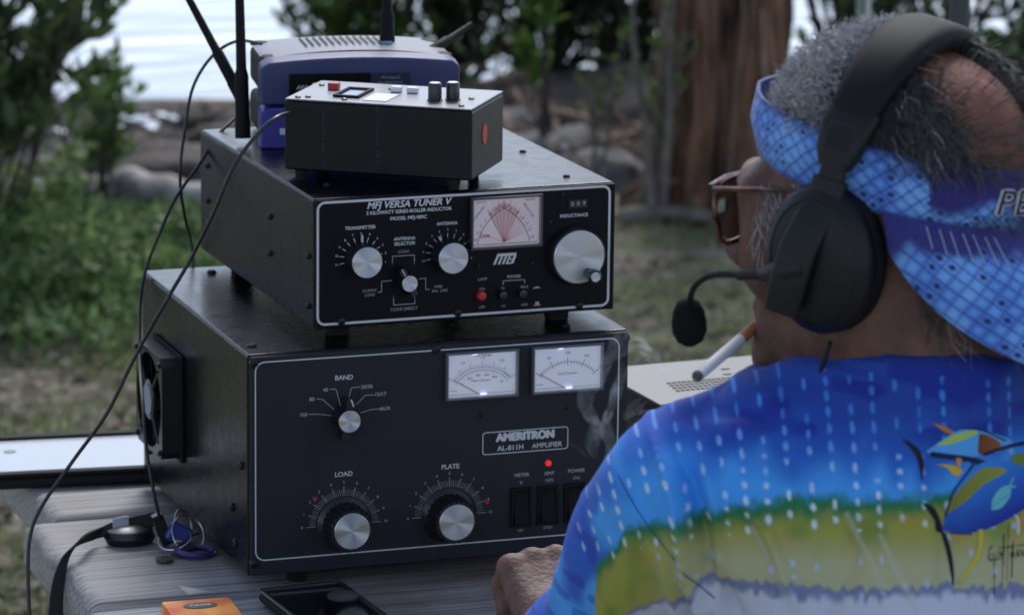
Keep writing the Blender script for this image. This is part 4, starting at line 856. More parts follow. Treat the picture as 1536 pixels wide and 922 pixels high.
# ================================================================ the man
def surface_nets(f, org, h):
    s = f < 0; c = s[:-1, :-1, :-1].astype(np.int8)
    c = sum(s[a:f.shape[0]-1+a, b:f.shape[1]-1+b, e:f.shape[2]-1+e].astype(np.int8) for a in (0, 1) for b in (0, 1) for e in (0, 1))
    act = (c > 0) & (c < 8); ids = np.argwhere(act); idx = -np.ones(act.shape, np.int64); idx[act] = np.arange(len(ids))
    acc = np.zeros((len(ids), 3)); cnt = np.zeros(len(ids)); cor = [np.array((a, b, e)) for a in (0, 1) for b in (0, 1) for e in (0, 1)]
    for i in range(8):
        for j in range(i+1, 8):
            if np.abs(cor[i]-cor[j]).sum() != 1: continue
            p, q = ids+cor[i], ids+cor[j]; fp = f[p[:, 0], p[:, 1], p[:, 2]]; fq = f[q[:, 0], q[:, 1], q[:, 2]]; m = (fp < 0) != (fq < 0)
            t = np.where(m, fp/(fp-fq+1e-12), 0); acc += np.where(m[:, None], p+(q-p)*t[:, None], 0); cnt += m
    V = np.array(org)+acc/cnt[:, None]*h; F = []
    for ax in range(3):
        sh = [slice(None)]*3; a = [slice(None)]*3; b = [slice(None)]*3; a[ax] = slice(0, -1); b[ax] = slice(1, None)
        d = s[tuple(a)] != s[tuple(b)]; e = np.argwhere(d); o1, o2 = [(1, 2), (2, 0), (0, 1)][ax]
        e = e[(e[:, o1] > 0) & (e[:, o2] > 0) & (e[:, o1] < act.shape[o1]) & (e[:, o2] < act.shape[o2])]
        def g(u, v): q = e.copy(); q[:, o1] -= u; q[:, o2] -= v; return idx[q[:, 0], q[:, 1], q[:, 2]]
        Q = np.stack([g(1, 1), g(0, 1), g(0, 0), g(1, 0)], 1); inside = s[tuple(a)][d][(np.argwhere(d)[:, o1] > 0) & (np.argwhere(d)[:, o2] > 0) & (np.argwhere(d)[:, o1] < act.shape[o1]) & (np.argwhere(d)[:, o2] < act.shape[o2])]
        Q[~inside] = Q[~inside][:, ::-1]; F.append(Q)
    F = np.concatenate(F); F = F[(F >= 0).all(1)]; return V, F
class SDF:
    def __init__(s, lo, hi, h):
        s.h = h; s.lo = np.array(lo, float); n = [int((b-a)/h)+1 for a, b in zip(lo, hi)]
        s.X, s.Y, s.Z = np.meshgrid(*[(lo[i]+np.arange(n[i])*h).astype(np.float32) for i in range(3)], indexing='ij', sparse=True)
        s.f = np.full(n, 9., np.float32)
    def cap(s, a, b, r0, r1):
        a = np.array(a, float); b = np.array(b, float); d = b-a; L2 = d@d+1e-12
        t = np.clip(((s.X-a[0])*d[0]+(s.Y-a[1])*d[1]+(s.Z-a[2])*d[2])/L2, 0, 1).astype(np.float32)
        return np.sqrt((s.X-a[0]-t*d[0])**2+(s.Y-a[1]-t*d[1])**2+(s.Z-a[2]-t*d[2])**2)-(r0+(r1-r0)*t)
    def ell(s, c, r, R=None):
        dx, dy, dz = s.X-c[0], s.Y-c[1], s.Z-c[2]
        if R is not None: R = np.array(R); dx, dy, dz = [R[0][k]*dx+R[1][k]*dy+R[2][k]*dz for k in range(3)]
        k0 = np.sqrt((dx/r[0])**2+(dy/r[1])**2+(dz/r[2])**2); k1 = np.sqrt((dx/r[0]**2)**2+(dy/r[1]**2)**2+(dz/r[2]**2)**2)+1e-6
        return k0*(k0-1)/k1
    def add(s, d, k=.01):
        h = np.maximum(k-np.abs(s.f-d), 0)/k; s.f = (np.minimum(s.f, d)-h*h*k*.25).astype(np.float32)
    def sub(s, d, k=.004):
        h = np.maximum(k-np.abs(s.f+d), 0)/k; s.f = (np.maximum(s.f, -d)+h*h*k*.25).astype(np.float32)
    def mesh(s): return surface_nets(s.f, s.lo, s.h)
Rh = np.array([cos(YAW), -sin(YAW), 0]); Ah = np.array([sin(YAW), cos(YAW), 0]); ZZ = np.array([0, 0, 1.])
def A3(v): return np.array(v, float)
HO = A3(PD(1340, 352, 2.76)); pt = radians(4)
Fh = -.84*Rh+.54*Ah; Fh /= np.linalg.norm(Fh); HF = Fh*cos(pt)-ZZ*sin(pt); HU = ZZ*cos(pt)+Fh*sin(pt); HL = np.cross(HU, HF)
HM = Matrix(((HL[0], HF[0], HU[0], HO[0]), (HL[1], HF[1], HU[1], HO[1]), (HL[2], HF[2], HU[2], HO[2]), (0, 0, 0, 1)))
# note: x = the man's left, y = forward, z = up (left-handed on purpose -> flip faces)
def H2W(p): return HO+HL*p[0]+HF*p[1]+HU*p[2]
def W2H(p): q = A3(p)-HO; return np.array([q@HL, q@HF, q@HU])
SEAT = Vector((.26, -.78, .46))
man = thing('person', 'man seen from behind in a blue and olive printed shirt, smoking at the table', 'person', (SEAT.x, SEAT.y, 0))
# ---- head
s = SDF((-.112, -.165, -.26), (.112, .145, .16), .0023)
s.add(s.ell((0, -.008, .046), (.077, .092, .083)), .01); s.add(s.ell((0, .034, -.012), (.066, .060, .082)), .03); s.add(s.ell((0, .040, -.060), (.053, .053, .040)), .03)
s.add(s.cap((-.012, .084, -.088), (.012, .084, -.088), .016, .016), .02)
for k in (-1, 1):
    s.add(s.ell((k*.050, .058, -.014), (.021, .022, .020)), .02); s.add(s.cap((k*.058, .0, -.045), (k*.028, .068, -.082), .020, .018), .025)
    s.add(s.cap((k*.056, .068, .034), (k*.056, .062, -.012), .016, .017), .02); s.sub(s.ell((k*.029, .108, .021), (.014, .014, .010)), .010); s.add(s.ell((k*.031, .082, .021), (.0125, .0125, .0125)), .003)
    s.add(s.cap((k*.012, .097, .040), (k*.044, .082, .040), .010, .009), .012)
    s.add(s.ell((k*.083, -.004, .005), (.006, .017, .031)), .006); s.add(s.ell((k*.011, .106, -.020), (.007, .009, .007)), .006)
s.add(s.cap((0, .097, .022), (0, .117, -.014), .009, .0115), .012)
s.add(s.cap((-.020, .090, -.050), (.020, .090, -.050), .007, .007), .006); s.add(s.cap((-.017, .089, -.061), (.017, .089, -.061), .008, .008), .006)
s.sub(s.cap((-.024, .100, -.0555), (.024, .100, -.0555), .0022, .0022), .004)
NB = PD(1372, 600, 2.76); nb = W2H(NB)
s.add(s.cap((0, -.022, -.03), tuple(nb), .058, .066), .04); s.add(s.cap((0, -.062, -.02), tuple(nb+np.array((0, -.02, .0))), .040, .050), .03)
for k in (-1, 1): s.add(s.cap((k*.058, -.012, -.03), (k*.022, .025+nb[1]*.6, nb[2]*.85), .013, .012), .015)
# neck folds
fold = np.zeros_like(s.f)
for (a, b, w_, d_) in (((.06, .03, -.075), (.055, -.07, -.125), .0035, .0045), ((.055, .045, -.09), (.05, -.06, -.150), .0035, .0045), ((.06, -.01, -.055), (.045, -.09, -.085), .0035, .0035), ((.045, .065, -.09), (.05, -.01, -.155), .0035, .0035), ((.062, .02, -.060), (.05, -.085, -.112), .003, .003)):
    dd = s.cap(a, b, 0, 0); fold += d_*np.exp(-(dd/w_)**2)
s.f = s.f+fold
V, Fc = s.mesh(); headV = np.array([H2W(v) for v in V]); headF = Fc[:, ::-1]
HEADBVH = BVHTree.FromPolygons([tuple(v) for v in V], [tuple(f) for f in Fc])
# ---- arms, hand
SL, EL, WL = A3(PD(1040, 736, 2.76)), A3(PD(900, 985, 2.98)), A3(PD(838, 955, 3.26))
SR = A3(PD(1745, 728, 2.80)); ER = SR+np.array([.10, .10, -.26]); WR = np.array([.52, -.40, TT+.07])
def hand(s, W, d, n, side):
    """closed fist; W wrist, d towards the knuckles, n back of the hand, side = +1 when the thumb is on +t"""
    d = d/np.linalg.norm(d); n = n-d*(n@d); n /= np.linalg.norm(n); t = np.cross(d, n)*side
    for i, (o, l) in enumerate(((.030, .0), (.010, .004), (-.010, .001), (-.028, -.006))):
        k = W+d*(.078+l)+t*o+n*.006; s.add(s.cap(W+d*.014+t*o*.6, k, .0155, .0112), .009)
        p1 = k+d*.012-n*.030; p2 = p1-d*.026-n*.004; p3 = p2-d*.004+n*.016
        s.add(s.cap(k, p1, .0115, .0098), .004); s.add(s.cap(p1, p2, .0098, .0090), .003); s.add(s.cap(p2, p3, .0088, .0078), .003)
    a = W+d*.018+t*.026-n*.006; b = W+d*.052+t*.040-n*.016; c = W+d*.076+t*.026-n*.032; e = W+d*.082+t*.006-n*.036
    s.add(s.cap(a, b, .016, .0125), .01); s.add(s.cap(b, c, .0118, .0105), .004); s.add(s.cap(c, e, .0105, .0088), .003)
parts = [(headV, headF)]
HC = A3(PD(818, 866, 3.31)); hd = HC-WL
for W, E, side, dd in ((WL, EL, 1, hd), (WR, ER, -1, np.array([-.35, .9, -.25]))):
    lo = np.minimum(np.minimum(W, E), W+dd/np.linalg.norm(dd)*.12)-.06; hi = np.maximum(np.maximum(W, E), W+dd/np.linalg.norm(dd)*.12)+.06
    s = SDF(lo, hi, .0024); s.add(s.cap(E, W, .040, .025), .01); s.add(s.cap(W, W+dd/np.linalg.norm(dd)*.02, .026, .024), .015); hand(s, W, dd/np.linalg.norm(dd), np.array([0, -.25, 1.]), side)
    V, Fc = s.mesh(); parts.append((V, Fc))
# ---- trunk and legs (mostly hidden)
C7 = A3(PD(1390, 560, 2.72)); PEL = np.array([SEAT.x, SEAT.y, .56]); CH = A3(PD(1390, 780, 2.84))
def trunk(s, g, arms=True):
    s.add(s.ell(CH, (.165+g, .105+g, .15+g), np.stack([Rh, Ah, ZZ])), .05); s.add(s.cap(CH-ZZ*.05, PEL+ZZ*.05, .125+g, .135+g), .08)
    s.add(s.cap(C7-ZZ*.066+Ah*.04, SL+Rh*.055+ZZ*.012, .054+g, .052+g), .05); s.add(s.cap(C7-ZZ*.066+Ah*.04, SR-Rh*.055+ZZ*.012, .054+g, .052+g), .05)
    if arms:
        for S_, E_ in ((SL, EL), (SR, ER)): s.add(s.cap(S_, E_, .052+g, .042+g), .04)
lo = np.minimum(PEL, SL)-.26; hi = np.maximum(PEL, SR)+.26; lo[2] = -.01; hi[1] += .35; hi[0] += .05
s = SDF(lo, hi, .010); trunk(s, -.008)
KN = [PEL+np.array([-.12, .44, -.03]), PEL+np.array([.12, .44, -.03])]; AN = [k+np.array([0, -.03, -.43]) for k in KN]
for i, sg in enumerate((-1, 1)):
    s.add(s.cap(PEL+np.array([sg*.09, 0, 0]), KN[i], .08, .055), .03); s.add(s.cap(KN[i], AN[i], .052, .034), .02); s.add(s.cap(AN[i], AN[i]+np.array([0, .14, -.04]), .035, .028), .02)
parts.append(s.mesh())
V = np.concatenate([p[0] for p in parts]); off = 0; FF = []
for v, f in parts: FF += [tuple(int(i)+off for i in q) for q in f]; off += len(v)
# skin colour with real differences of the skin itself: sunburnt bald crown, ruddy cheeks, pale creases
sk = bpy.data.materials.new('tanned skin'); sk.use_nodes = True; N = sk.node_tree.nodes; L = sk.node_tree.links; P = N['Principled BSDF']
a = N.new('ShaderNodeAttribute'); a.attribute_name = 'Col'; tc = N.new('ShaderNodeTexCoord'); nz = N.new('ShaderNodeTexNoise'); nz.inputs['Scale'].default_value = 60; nz.inputs['Detail'].default_value = 6; L.new(tc.outputs['Object'], nz.inputs[0])
mr = N.new('ShaderNodeMapRange'); mr.inputs[1].default_value = .3; mr.inputs[2].default_value = .7; mr.inputs['To Min'].default_value = .62; mr.inputs['To Max'].default_value = 1.35; L.new(nz.outputs[0], mr.inputs[0])
mx = N.new('ShaderNodeVectorMath'); mx.operation = 'SCALE'; L.new(a.outputs[0], mx.inputs[0]); L.new(mr.outputs[0], mx.inputs['Scale']); L.new(mx.outputs[0], P.inputs['Base Color'])
P.inputs['Roughness'].default_value = .62; P.inputs['Subsurface Weight'].default_value = .12; P.inputs['Subsurface Radius'].default_value = (.01, .004, .002); P.inputs['Subsurface Scale'].default_value = .6
n2 = N.new('ShaderNodeTexNoise'); n2.inputs['Scale'].default_value = 240; n2.inputs['Detail'].default_value = 4; L.new(tc.outputs['Object'], n2.inputs[0]); b = N.new('ShaderNodeBump'); b.inputs['Strength'].default_value = .7; b.inputs['Distance'].default_value = .0014; L.new(n2.outputs[0], b.inputs['Height']); L.new(b.outputs[0], P.inputs['Normal'])
def setcol(o, C):
    at = o.data.color_attributes.new('Col', 'FLOAT_COLOR', 'POINT'); at.data.foreach_set('color', np.concatenate([C, np.ones((len(C), 1))], 1).astype(np.float32).ravel())
mb = MB(); mb.v = [tuple(v) for v in V]; mb.f = FF; mb.m = [0]*len(FF); body = mb.build('body', sk, man, world=True, angle=80)
Q = (V-HO)@np.stack([HL, HF, HU], 1); C = np.tile(np.array([.110, .045, .028]), (len(V), 1))
hd_ = np.arange(len(V)) < len(headV)
bald = np.exp(-(((Q[:, 0]-.006)/.044)**2+((Q[:, 1]+.066)/.042)**2))*(Q[:, 2] > .05)*hd_
C = C*(1-bald[:, None])+np.array([.17, .048, .022])*bald[:, None]
lips = np.exp(-((Q[:, 2]+.055)/.009)**2-((Q[:, 0])/.022)**2)*(Q[:, 1] > .085)*hd_; C = C*(1-.6*lips[:, None])+np.array([.25, .08, .07])*.6*lips[:, None]
eye = ((np.abs(np.abs(Q[:, 0])-.031) < .010) & (np.abs(Q[:, 2]-.021) < .0045) & (Q[:, 1] > .088) & hd_); C[eye] = (.5, .48, .45)
iris = ((np.abs(np.abs(Q[:, 0])-.031) < .004) & (np.abs(Q[:, 2]-.021) < .004) & (Q[:, 1] > .088) & hd_); C[iris] = (.03, .02, .015)
hnd = ~hd_ & (V[:, 1] > -.5); C[hnd] = np.array([.125, .058, .043])
setcol(body, C)
# ---- shirt
s = SDF((min(SL[0], EL[0], WL[0])-.12, min(SL[1], C7[1])-.16, .50), (SR[0]+.30, .02, C7[2]+.10), .0055)
trunk(s, .012)
for S_, E_, W_ in ((SL, EL, WL), (SR, ER, WR)): s.add(s.cap(E_, W_, .047, .034), .03)
CN = C7+Ah*.050+ZZ*.016+Rh*.012
RIM = A3(PD(1390, 527, 2.70)); nbw = H2W(nb)
rim = (s.Z-RIM[2]+((s.X-RIM[0])*Ah[0]+(s.Y-RIM[1])*Ah[1])*.22+np.abs((s.X-RIM[0])*Rh[0]+(s.Y-RIM[1])*Rh[1])*.12).astype(np.float32)
for a_, b_, r0, r1 in ((H2W((0, -.022, -.03)), nbw, .058, .066), (H2W((0, -.062, -.02)), H2W(nb+np.array((0, -.02, 0))), .040, .050)):
    s.add(np.maximum(s.cap(a_, b_, r0+.007, r1+.010), rim), .012)
s.f = np.maximum(s.f, rim)
for W_, E_ in ((WL, EL), (WR, ER)):
    dw = (W_-E_)/np.linalg.norm(W_-E_); pl = ((s.X-W_[0])*dw[0]+(s.Y-W_[1])*dw[1]+(s.Z-W_[2])*dw[2]+.008).astype(np.float32)
    near = s.cap(W_, W_+dw*.06, .09, .09); s.f = np.where(near < 0, np.maximum(s.f, pl), s.f)
SV, SF = s.mesh()
U = (SV-C7)@Rh; VV = SV[:, 2]-C7[2]
PX = 1390+U*2290; PY = 560-VV*2240
disp = np.zeros(len(SV))
def crease(x0, y0, x1, y1, w_, a):
    global disp
    d = np.array([x1-x0, y1-y0]); l = np.hypot(*d); d = d/l; q = np.stack([PX-x0, PY-y0], 1); t = q@d; n = q@np.array([-d[1], d[0]]); n = n+6*np.sin(t/40)
    disp = disp+2.2*a*np.exp(-(n/w_)**2)*np.clip(np.minimum(t+30, l-t+30)/60, 0, 1)
for c_ in ((985, 690, 1075, 960, 9, .0065), (1020, 700, 1110, 950, 14, -.006), (1120, 760, 1205, 900, 8, .005), (1060, 720, 1100, 960, 9, .005), (940, 740, 1010, 840, 10, -.0012), (1060, 640, 1180, 650, 10, -.002), (1000, 860, 1040, 980, 12, .005), (1290, 760, 1250, 940, 12, .003), (1400, 700, 1440, 920, 16, -.003), (900, 840, 960, 900, 9, .0015), (1180, 600, 1340, 590, 9, .0025), (1090, 600, 1170, 640, 9, .002)): crease(c_[0]-6, c_[1]-32, c_[2]-6, c_[3]-32, c_[4], c_[5])
def _fold(v):
    d_ = Vector(v-C7); a_ = d_.x*.8-d_.z*.6; b_ = d_.x*.6+d_.z*.8
    return mnoise.noise(Vector(v)*8)*.006+mnoise.noise(Vector((a_*26, b_*6, d_.y*8)))*.0042+mnoise.noise(Vector((d_.x*34, d_.z*9, d_.y*9)))*.0022
nz_ = np.array([_fold(v) for v in SV])
mb = MB(); mb.v = [tuple(v) for v in SV]; mb.f = [tuple(int(i) for i in f) for f in SF]; mb.m = [0]*len(SF)
tmp = mb.build('tmp', M['rubber']); nrm = np.array([v.normal for v in tmp.data.vertices]); SV2 = SV+nrm*(disp+nz_)[:, None]
tmp.data.vertices.foreach_set('co', SV2.astype(np.float32).ravel()); sb = tmp.modifiers.new('s', 'SUBSURF'); sb.levels = 2; dg = bpy.context.evaluated_depsgraph_get(); ev = tmp.evaluated_get(dg); me = bpy.data.meshes.new_from_object(ev)
bpy.data.objects.remove(tmp)
co = np.empty(len(me.vertices)*3, np.float32); me.vertices.foreach_get('co', co); co = co.reshape(-1, 3).astype(float)
U = (co-C7)@Rh; VV = co[:, 2]-C7[2]; PX = 1396+U*2290; PY = 592-VV*2240
def sm(a, b, x): t = np.clip((x-a)/(b-a), 0, 1); return t*t*(3-2*t)
def vnoise(x, y, sd=0):
    xi, yi = np.floor(x).astype(int), np.floor(y).astype(int); fx, fy = x-xi, y-yi; fx = fx*fx*(3-2*fx); fy = fy*fy*(3-2*fy)
    def h(a, b): v = np.sin(a*127.1+b*311.7+sd*74.7)*43758.5453; return v-np.floor(v)
    return (h(xi, yi)*(1-fx)+h(xi+1, yi)*fx)*(1-fy)+(h(xi, yi+1)*(1-fx)+h(xi+1, yi+1)*fx)*fy
def hsh(a, sd=0): v = np.sin(a*91.7+sd*13.3)*43758.5453; return v-np.floor(v)
def mixc(C, c, f): f = np.clip(f, 0, 1)[:, None]; return C*(1-f)+np.array(c)*f
vn = vnoise(PX/60, PY/90)*.6+vnoise(PX/22, PY/45, 3)*.4
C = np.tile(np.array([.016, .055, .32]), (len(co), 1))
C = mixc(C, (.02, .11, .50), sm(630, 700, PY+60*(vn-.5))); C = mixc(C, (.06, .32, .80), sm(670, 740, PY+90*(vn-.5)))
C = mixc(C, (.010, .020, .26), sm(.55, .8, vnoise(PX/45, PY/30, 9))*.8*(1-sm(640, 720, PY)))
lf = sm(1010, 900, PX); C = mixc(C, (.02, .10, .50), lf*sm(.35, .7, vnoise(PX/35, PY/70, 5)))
bp_ = np.interp(PX, [880, 900, 932, 947, 1000, 1051, 1103, 1180, 1300, 1500, 1700], [980, 925, 868, 820, 803, 788, 768, 756, 752, 742, 740]); e = PY-bp_+12*(vnoise(PX/16, PY/16, 2)-.5)+8*(vnoise(PX/6, PY/9, 22)-.5)
on = PX > 905
C = mixc(C, (.02, .16, .06), sm(-12, 8, e)*on); ol = vnoise(PX/40, PY/30, 6)
C = mixc(C, (.30, .305, .06), sm(6, 40, e)*on); C = mixc(C, (.38, .24, .05), sm(14, 40, e)*on*sm(.5, .9, ol)*.55); C = mixc(C, (.10, .20, .04), sm(8, 30, e)*on*sm(.55, .95, vnoise(PX/30, PY/50, 8))*.6)
C = mixc(C, (.40, .40, .25), sm(790, 860, PY)*on*(e > 0)*sm(960, 1080, PX)); 
e2 = PY-880+18*(vnoise(PX/7, PY/20, 4)-.5)-np.clip((1070-PX), 0, 400)*.9; C = mixc(C, (.17, .20, .36), sm(-3, 5, e2)*on); C = mixc(C, (.50, .53, .68), sm(8, 26, e2+16*(ol-.5))*on)
# rays of light printed in the olive band
for x0, y0, x1, y1 in ((1130, 790, 1185, 900), (1320, 800, 1380, 920), (1270, 770, 1330, 880)):
    d = np.array([x1-x0, y1-y0], float); l = np.hypot(*d); d /= l; t = (PX-x0)*d[0]+(PY-y0)*d[1]; n = (PX-x0)*-d[1]+(PY-y0)*d[0]; C = mixc(C, (.45, .45, .40), .5*np.exp(-(n/4)**2)*(t > 0)*(t < l))
# columns of pale dashes
for layer in (0,):
    w = 34.; xx = PX-(PY-600)*np.interp(PX, [880, 1000, 1150, 1500], [.42, .22, .08, .06]); ci = np.floor(xx/w); ph = (xx/w-ci-.5)*w+4*(hsh(ci, 1)-.5)
    per = 23.; yy = PY+hsh(ci, 2)*60+5*np.sin(PY/30+ci); ri = np.floor(yy/per); py_ = (yy/per-ri-.5)*per
    vis = (hsh(ci*7.3+ri, 4) > .18)*(.55+.45*hsh(ci*3.3+ri, 14)); up = sm(700, 640, PY); wd = 2.6+1.6*hsh(ci+ri*3.1, 5)+.8*(1-up); ln = 8.5*up+(1-up)*(4.5+3.5*hsh(ci+ri*2.3, 6))
    m_ = sm(1.15, .7, np.sqrt((ph/wd)**2+(py_/ln)**2))*vis*(PY > 578)*(PY < 900)
    br = np.clip(sm(640, 760, PY), 0, 1)*np.where(e > 45, .55, 1); far = np.where(e > 40, (hsh(ci+ri*5.7, 8) > .68), 1)
    dc = np.array([.06, .27, .80])*(1-br[:, None])+np.array([.62, .74, .88])*br[:, None]; f = (m_*far*.85)[:, None]; C = C*(1-f)+dc*f
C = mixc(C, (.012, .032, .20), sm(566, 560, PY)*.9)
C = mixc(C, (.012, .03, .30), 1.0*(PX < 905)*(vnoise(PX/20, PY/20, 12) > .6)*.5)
front = ((co-CH)@Ah) > .13; C[front & (PX > 1000)] = (.30, .34, .48)
inv = chain_matrix(man).inverted()
for v, c in zip(me.vertices, co): pass
BV = BVHTree.FromPolygons([tuple(c) for c in co], [tuple(p.vertices) for p in me.polygons])
me.transform(inv); shirt = bpy.data.objects.new('shirt', me); COL.objects.link(shirt); shirt.parent = man
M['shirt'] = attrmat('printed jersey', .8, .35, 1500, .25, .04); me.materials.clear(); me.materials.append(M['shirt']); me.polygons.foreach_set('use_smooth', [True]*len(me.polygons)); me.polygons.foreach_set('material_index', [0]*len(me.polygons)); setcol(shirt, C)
# seam of the sleeve as a fine cord
def onback(px, py, off=.0008):
    o_ = C7+Rh*(px-1396)/2290+ZZ*(592-py)/2240-Ah*.5; hit = BV.ray_cast(Vector(o_), Vector(Ah))
    return None if hit[0] is None else hit[0]-Vector(Ah)*off
def seam(pts, r=.0004, name='seam'):
    P_ = [onback(x, y, .0002) for x, y in pts]; P_ = [p for p in P_ if p is not None]
    if len(P_) > 1: MB().tube(smooth_path(P_, 3), r, 5).build(name, mat('navy thread', (.012, .03, .16), .8), shirt, world=True)
seam([(905+i*9+ (i*i*.35), 700+i*17) for i in range(14)])
# printed fish and signature as thin ink on the back
def inpoly(x, y, P_):
    r_ = np.zeros(x.shape, bool); n = len(P_)
    for i in range(n):
        x0, y0 = P_[i]; x1, y1 = P_[(i+1) % n]
        if y0 == y1: continue
        r_ ^= ((y0 > y) != (y1 > y)) & (x < (x1-x0)*(y-y0)/(y1-y0)+x0)
    return r_
def spl(P_, closed=True, n=6):
    Q_ = [Vector((a, b, 0)) for a, b in P_]; 
    if closed: Q_ = Q_+[Q_[0]]
    return [(p.x, p.y) for p in smooth_path(Q_, n)]
g = 1.1; gx, gy = np.meshgrid(np.arange(60, 760, g*2.2), np.arange(90, 900, g*2.2)); A_ = np.zeros(gx.shape+(3,)); mk = np.zeros(gx.shape, bool)
def paint(P_, c, c2=None, ang=0, span=None):
    m_ = inpoly(gx, gy, spl(P_)); 
    if c2 is None: A_[m_] = c
    else:
        t = np.clip((gx*cos(ang)+gy*sin(ang)-span[0])/(span[1]-span[0]), 0, 1)[m_][:, None]; A_[m_] = np.array(c)*(1-t)+np.array(c2)*t
    mk[m_] = True
def stroke(P_, w_, c):
    for (x0, y0), (x1, y1) in zip(P_[:-1], P_[1:]):
        d = np.array([x1-x0, y1-y0], float); l = np.hypot(*d)+1e-6; t = np.clip(((gx-x0)*d[0]+(gy-y0)*d[1])/l**2, 0, 1); m_ = np.hypot(gx-x0-t*d[0], gy-y0-t*d[1]) < w_; A_[m_] = c; mk[m_] = True
NV = (.006, .012, .06); BK = (.008, .010, .02)
paint([(95, 178), (140, 195), (185, 235), (200, 290), (190, 360), (178, 300), (155, 240)], BK)
paint([(235, 105), (290, 118), (345, 150), (300, 148)], (.42, .18, .03)); paint([(205, 235), (300, 165), (380, 125), (450, 132), (540, 165), (620, 215), (560, 245), (440, 252), (300, 255)], (.03, .16, .60), (.08, .33, .75), 1.2, (180, 300))
paint([(250, 205), (330, 155), (420, 135), (440, 150), (340, 190)], (.35, .50, .10)); paint([(450, 150), (500, 165), (560, 215), (500, 240), (450, 240)], (.13, .045, .02), (.30, .08, .02), 0, (450, 560))
stroke(spl([(240, 245), (400, 262), (520, 300), (664, 330)], False), 13, NV); stroke(spl([(480, 245), (560, 232), (700, 225)], False), 9, NV); stroke(spl([(370, 125), (470, 140), (580, 200)], False), 4, NV)
paint([(245, 290), (320, 285), (375, 310), (345, 335), (300, 300)], (.60, .36, .03)); paint([(345, 255), (370, 260), (365, 290), (350, 290)], (.55, .24, .03))
paint([(292, 592), (305, 500), (345, 395), (415, 310), (500, 275), (600, 290), (740, 330), (745, 450), (640, 520), (520, 572), (400, 596)], (.03, .20, .66), (.010, .03, .30), 1.15, (480, 720))
paint([(303, 520), (330, 440), (400, 355), (480, 305), (590, 330), (480, 380), (380, 460)], (.16, .17, .03), (.25, .27, .05), 0, (300, 560)); paint([(600, 280), (664, 262), (745, 290), (740, 330), (640, 310)], (.14, .20, .03))
stroke(spl([(305, 520), (340, 400), (400, 320), (430, 280)], False), 5, NV)
paint([(515, 495), (520, 450), (555, 405), (600, 395), (605, 440), (560, 490)], (.12, .45, .50)); stroke([(600, 400), (620, 365)], 4, (.12, .45, .5)); stroke([(600, 400), (628, 402)], 4, (.12, .45, .5))
for i in range(22): stroke([(400+i*14, 500-i*5), (412+i*14, 560-i*9)], 1.3, (.02, .05, .36))
paint([(190, 447), (235, 465), (270, 510), (295, 590), (262, 585), (250, 530)], BK); paint([(285, 592), (312, 610), (340, 700), (352, 800), (346, 842), (335, 780), (312, 680)], BK)
paint([(455, 580), (480, 585), (478, 660), (440, 750), (362, 828), (420, 740), (455, 660)], (.05, .22, .08), (.5, .42, .04), 1.3, (560, 720))
for i in range(6): stroke([(330+i*17, 598), (338+i*17, 600)], 4, (.02, .03, .05))
paint([(625, 520), (650, 540), (655, 600), (640, 615), (636, 560)], (.5, .5, .45)); paint([(655, 525), (745, 500), (745, 600), (665, 590)], (.45, .22, .05), (.2, .3, .05), 0, (655, 745))
SG = (.02, .018, .02)
for st in ([(524, 655), (510, 668), (507, 712), (520, 722), (528, 712), (528, 692), (518, 692)], [(538, 688), (538, 716), (548, 720), (553, 712), (553, 686)], [(560, 682), (568, 704)], [(580, 676), (568, 704), (564, 726)], [(534, 722), (540, 878)], [(578, 604), (577, 846)], [(599, 562), (599, 820)], [(622, 640), (621, 806)], [(558, 668), (745, 660)],
           [(612, 716), (622, 682), (632, 716)], [(642, 716), (642, 684), (654, 684), (655, 698), (643, 700), (656, 716)], [(664, 684), (672, 716), (682, 684)], [(700, 684), (690, 684), (690, 716), (702, 716)], [(690, 700), (700, 700)], [(708, 684), (715, 700), (724, 684)], [(715, 700), (712, 735)]): stroke(st, 2.9, SG)
ids = {}; V_ = []; C_ = []; F_ = []
for j in range(gx.shape[0]-1):
    for i in range(gx.shape[1]-1):
        if not (mk[j, i] or mk[j, i+1] or mk[j+1, i] or mk[j+1, i+1]): continue
        if not (mk[j, i] and mk[j+1, i+1]) and not (mk[j, i+1] and mk[j+1, i]): continue
        q = []
        for a_, b_ in ((j, i), (j+1, i), (j+1, i+1), (j, i+1)):
            if (a_, b_) not in ids:
                h_ = onback(1320+gx[a_, b_]/3.07, 600+gy[a_, b_]/3.07+8, .0007)
                if h_ is None: ids[(a_, b_)] = -1
                else: 
                    ids[(a_, b_)] = len(V_); V_.append(h_); cc = A_[a_, b_]
                    if not mk[a_, b_]: cc = A_[j, i] if mk[j, i] else A_[j+1, i+1] if mk[j+1, i+1] else A_[j, i+1] if mk[j, i+1] else A_[j+1, i]
                    C_.append(cc)
            q.append(ids[(a_, b_)])
        if min(q) >= 0: F_.append(tuple(q))
fp = MB().add(V_, F_).build('fish_print', attrmat('printed ink', .75), shirt, world=True); setcol(fp, np.array(C_)); fp['label'] = 'two printed tuna and a handwritten signature on the back of the shirt'
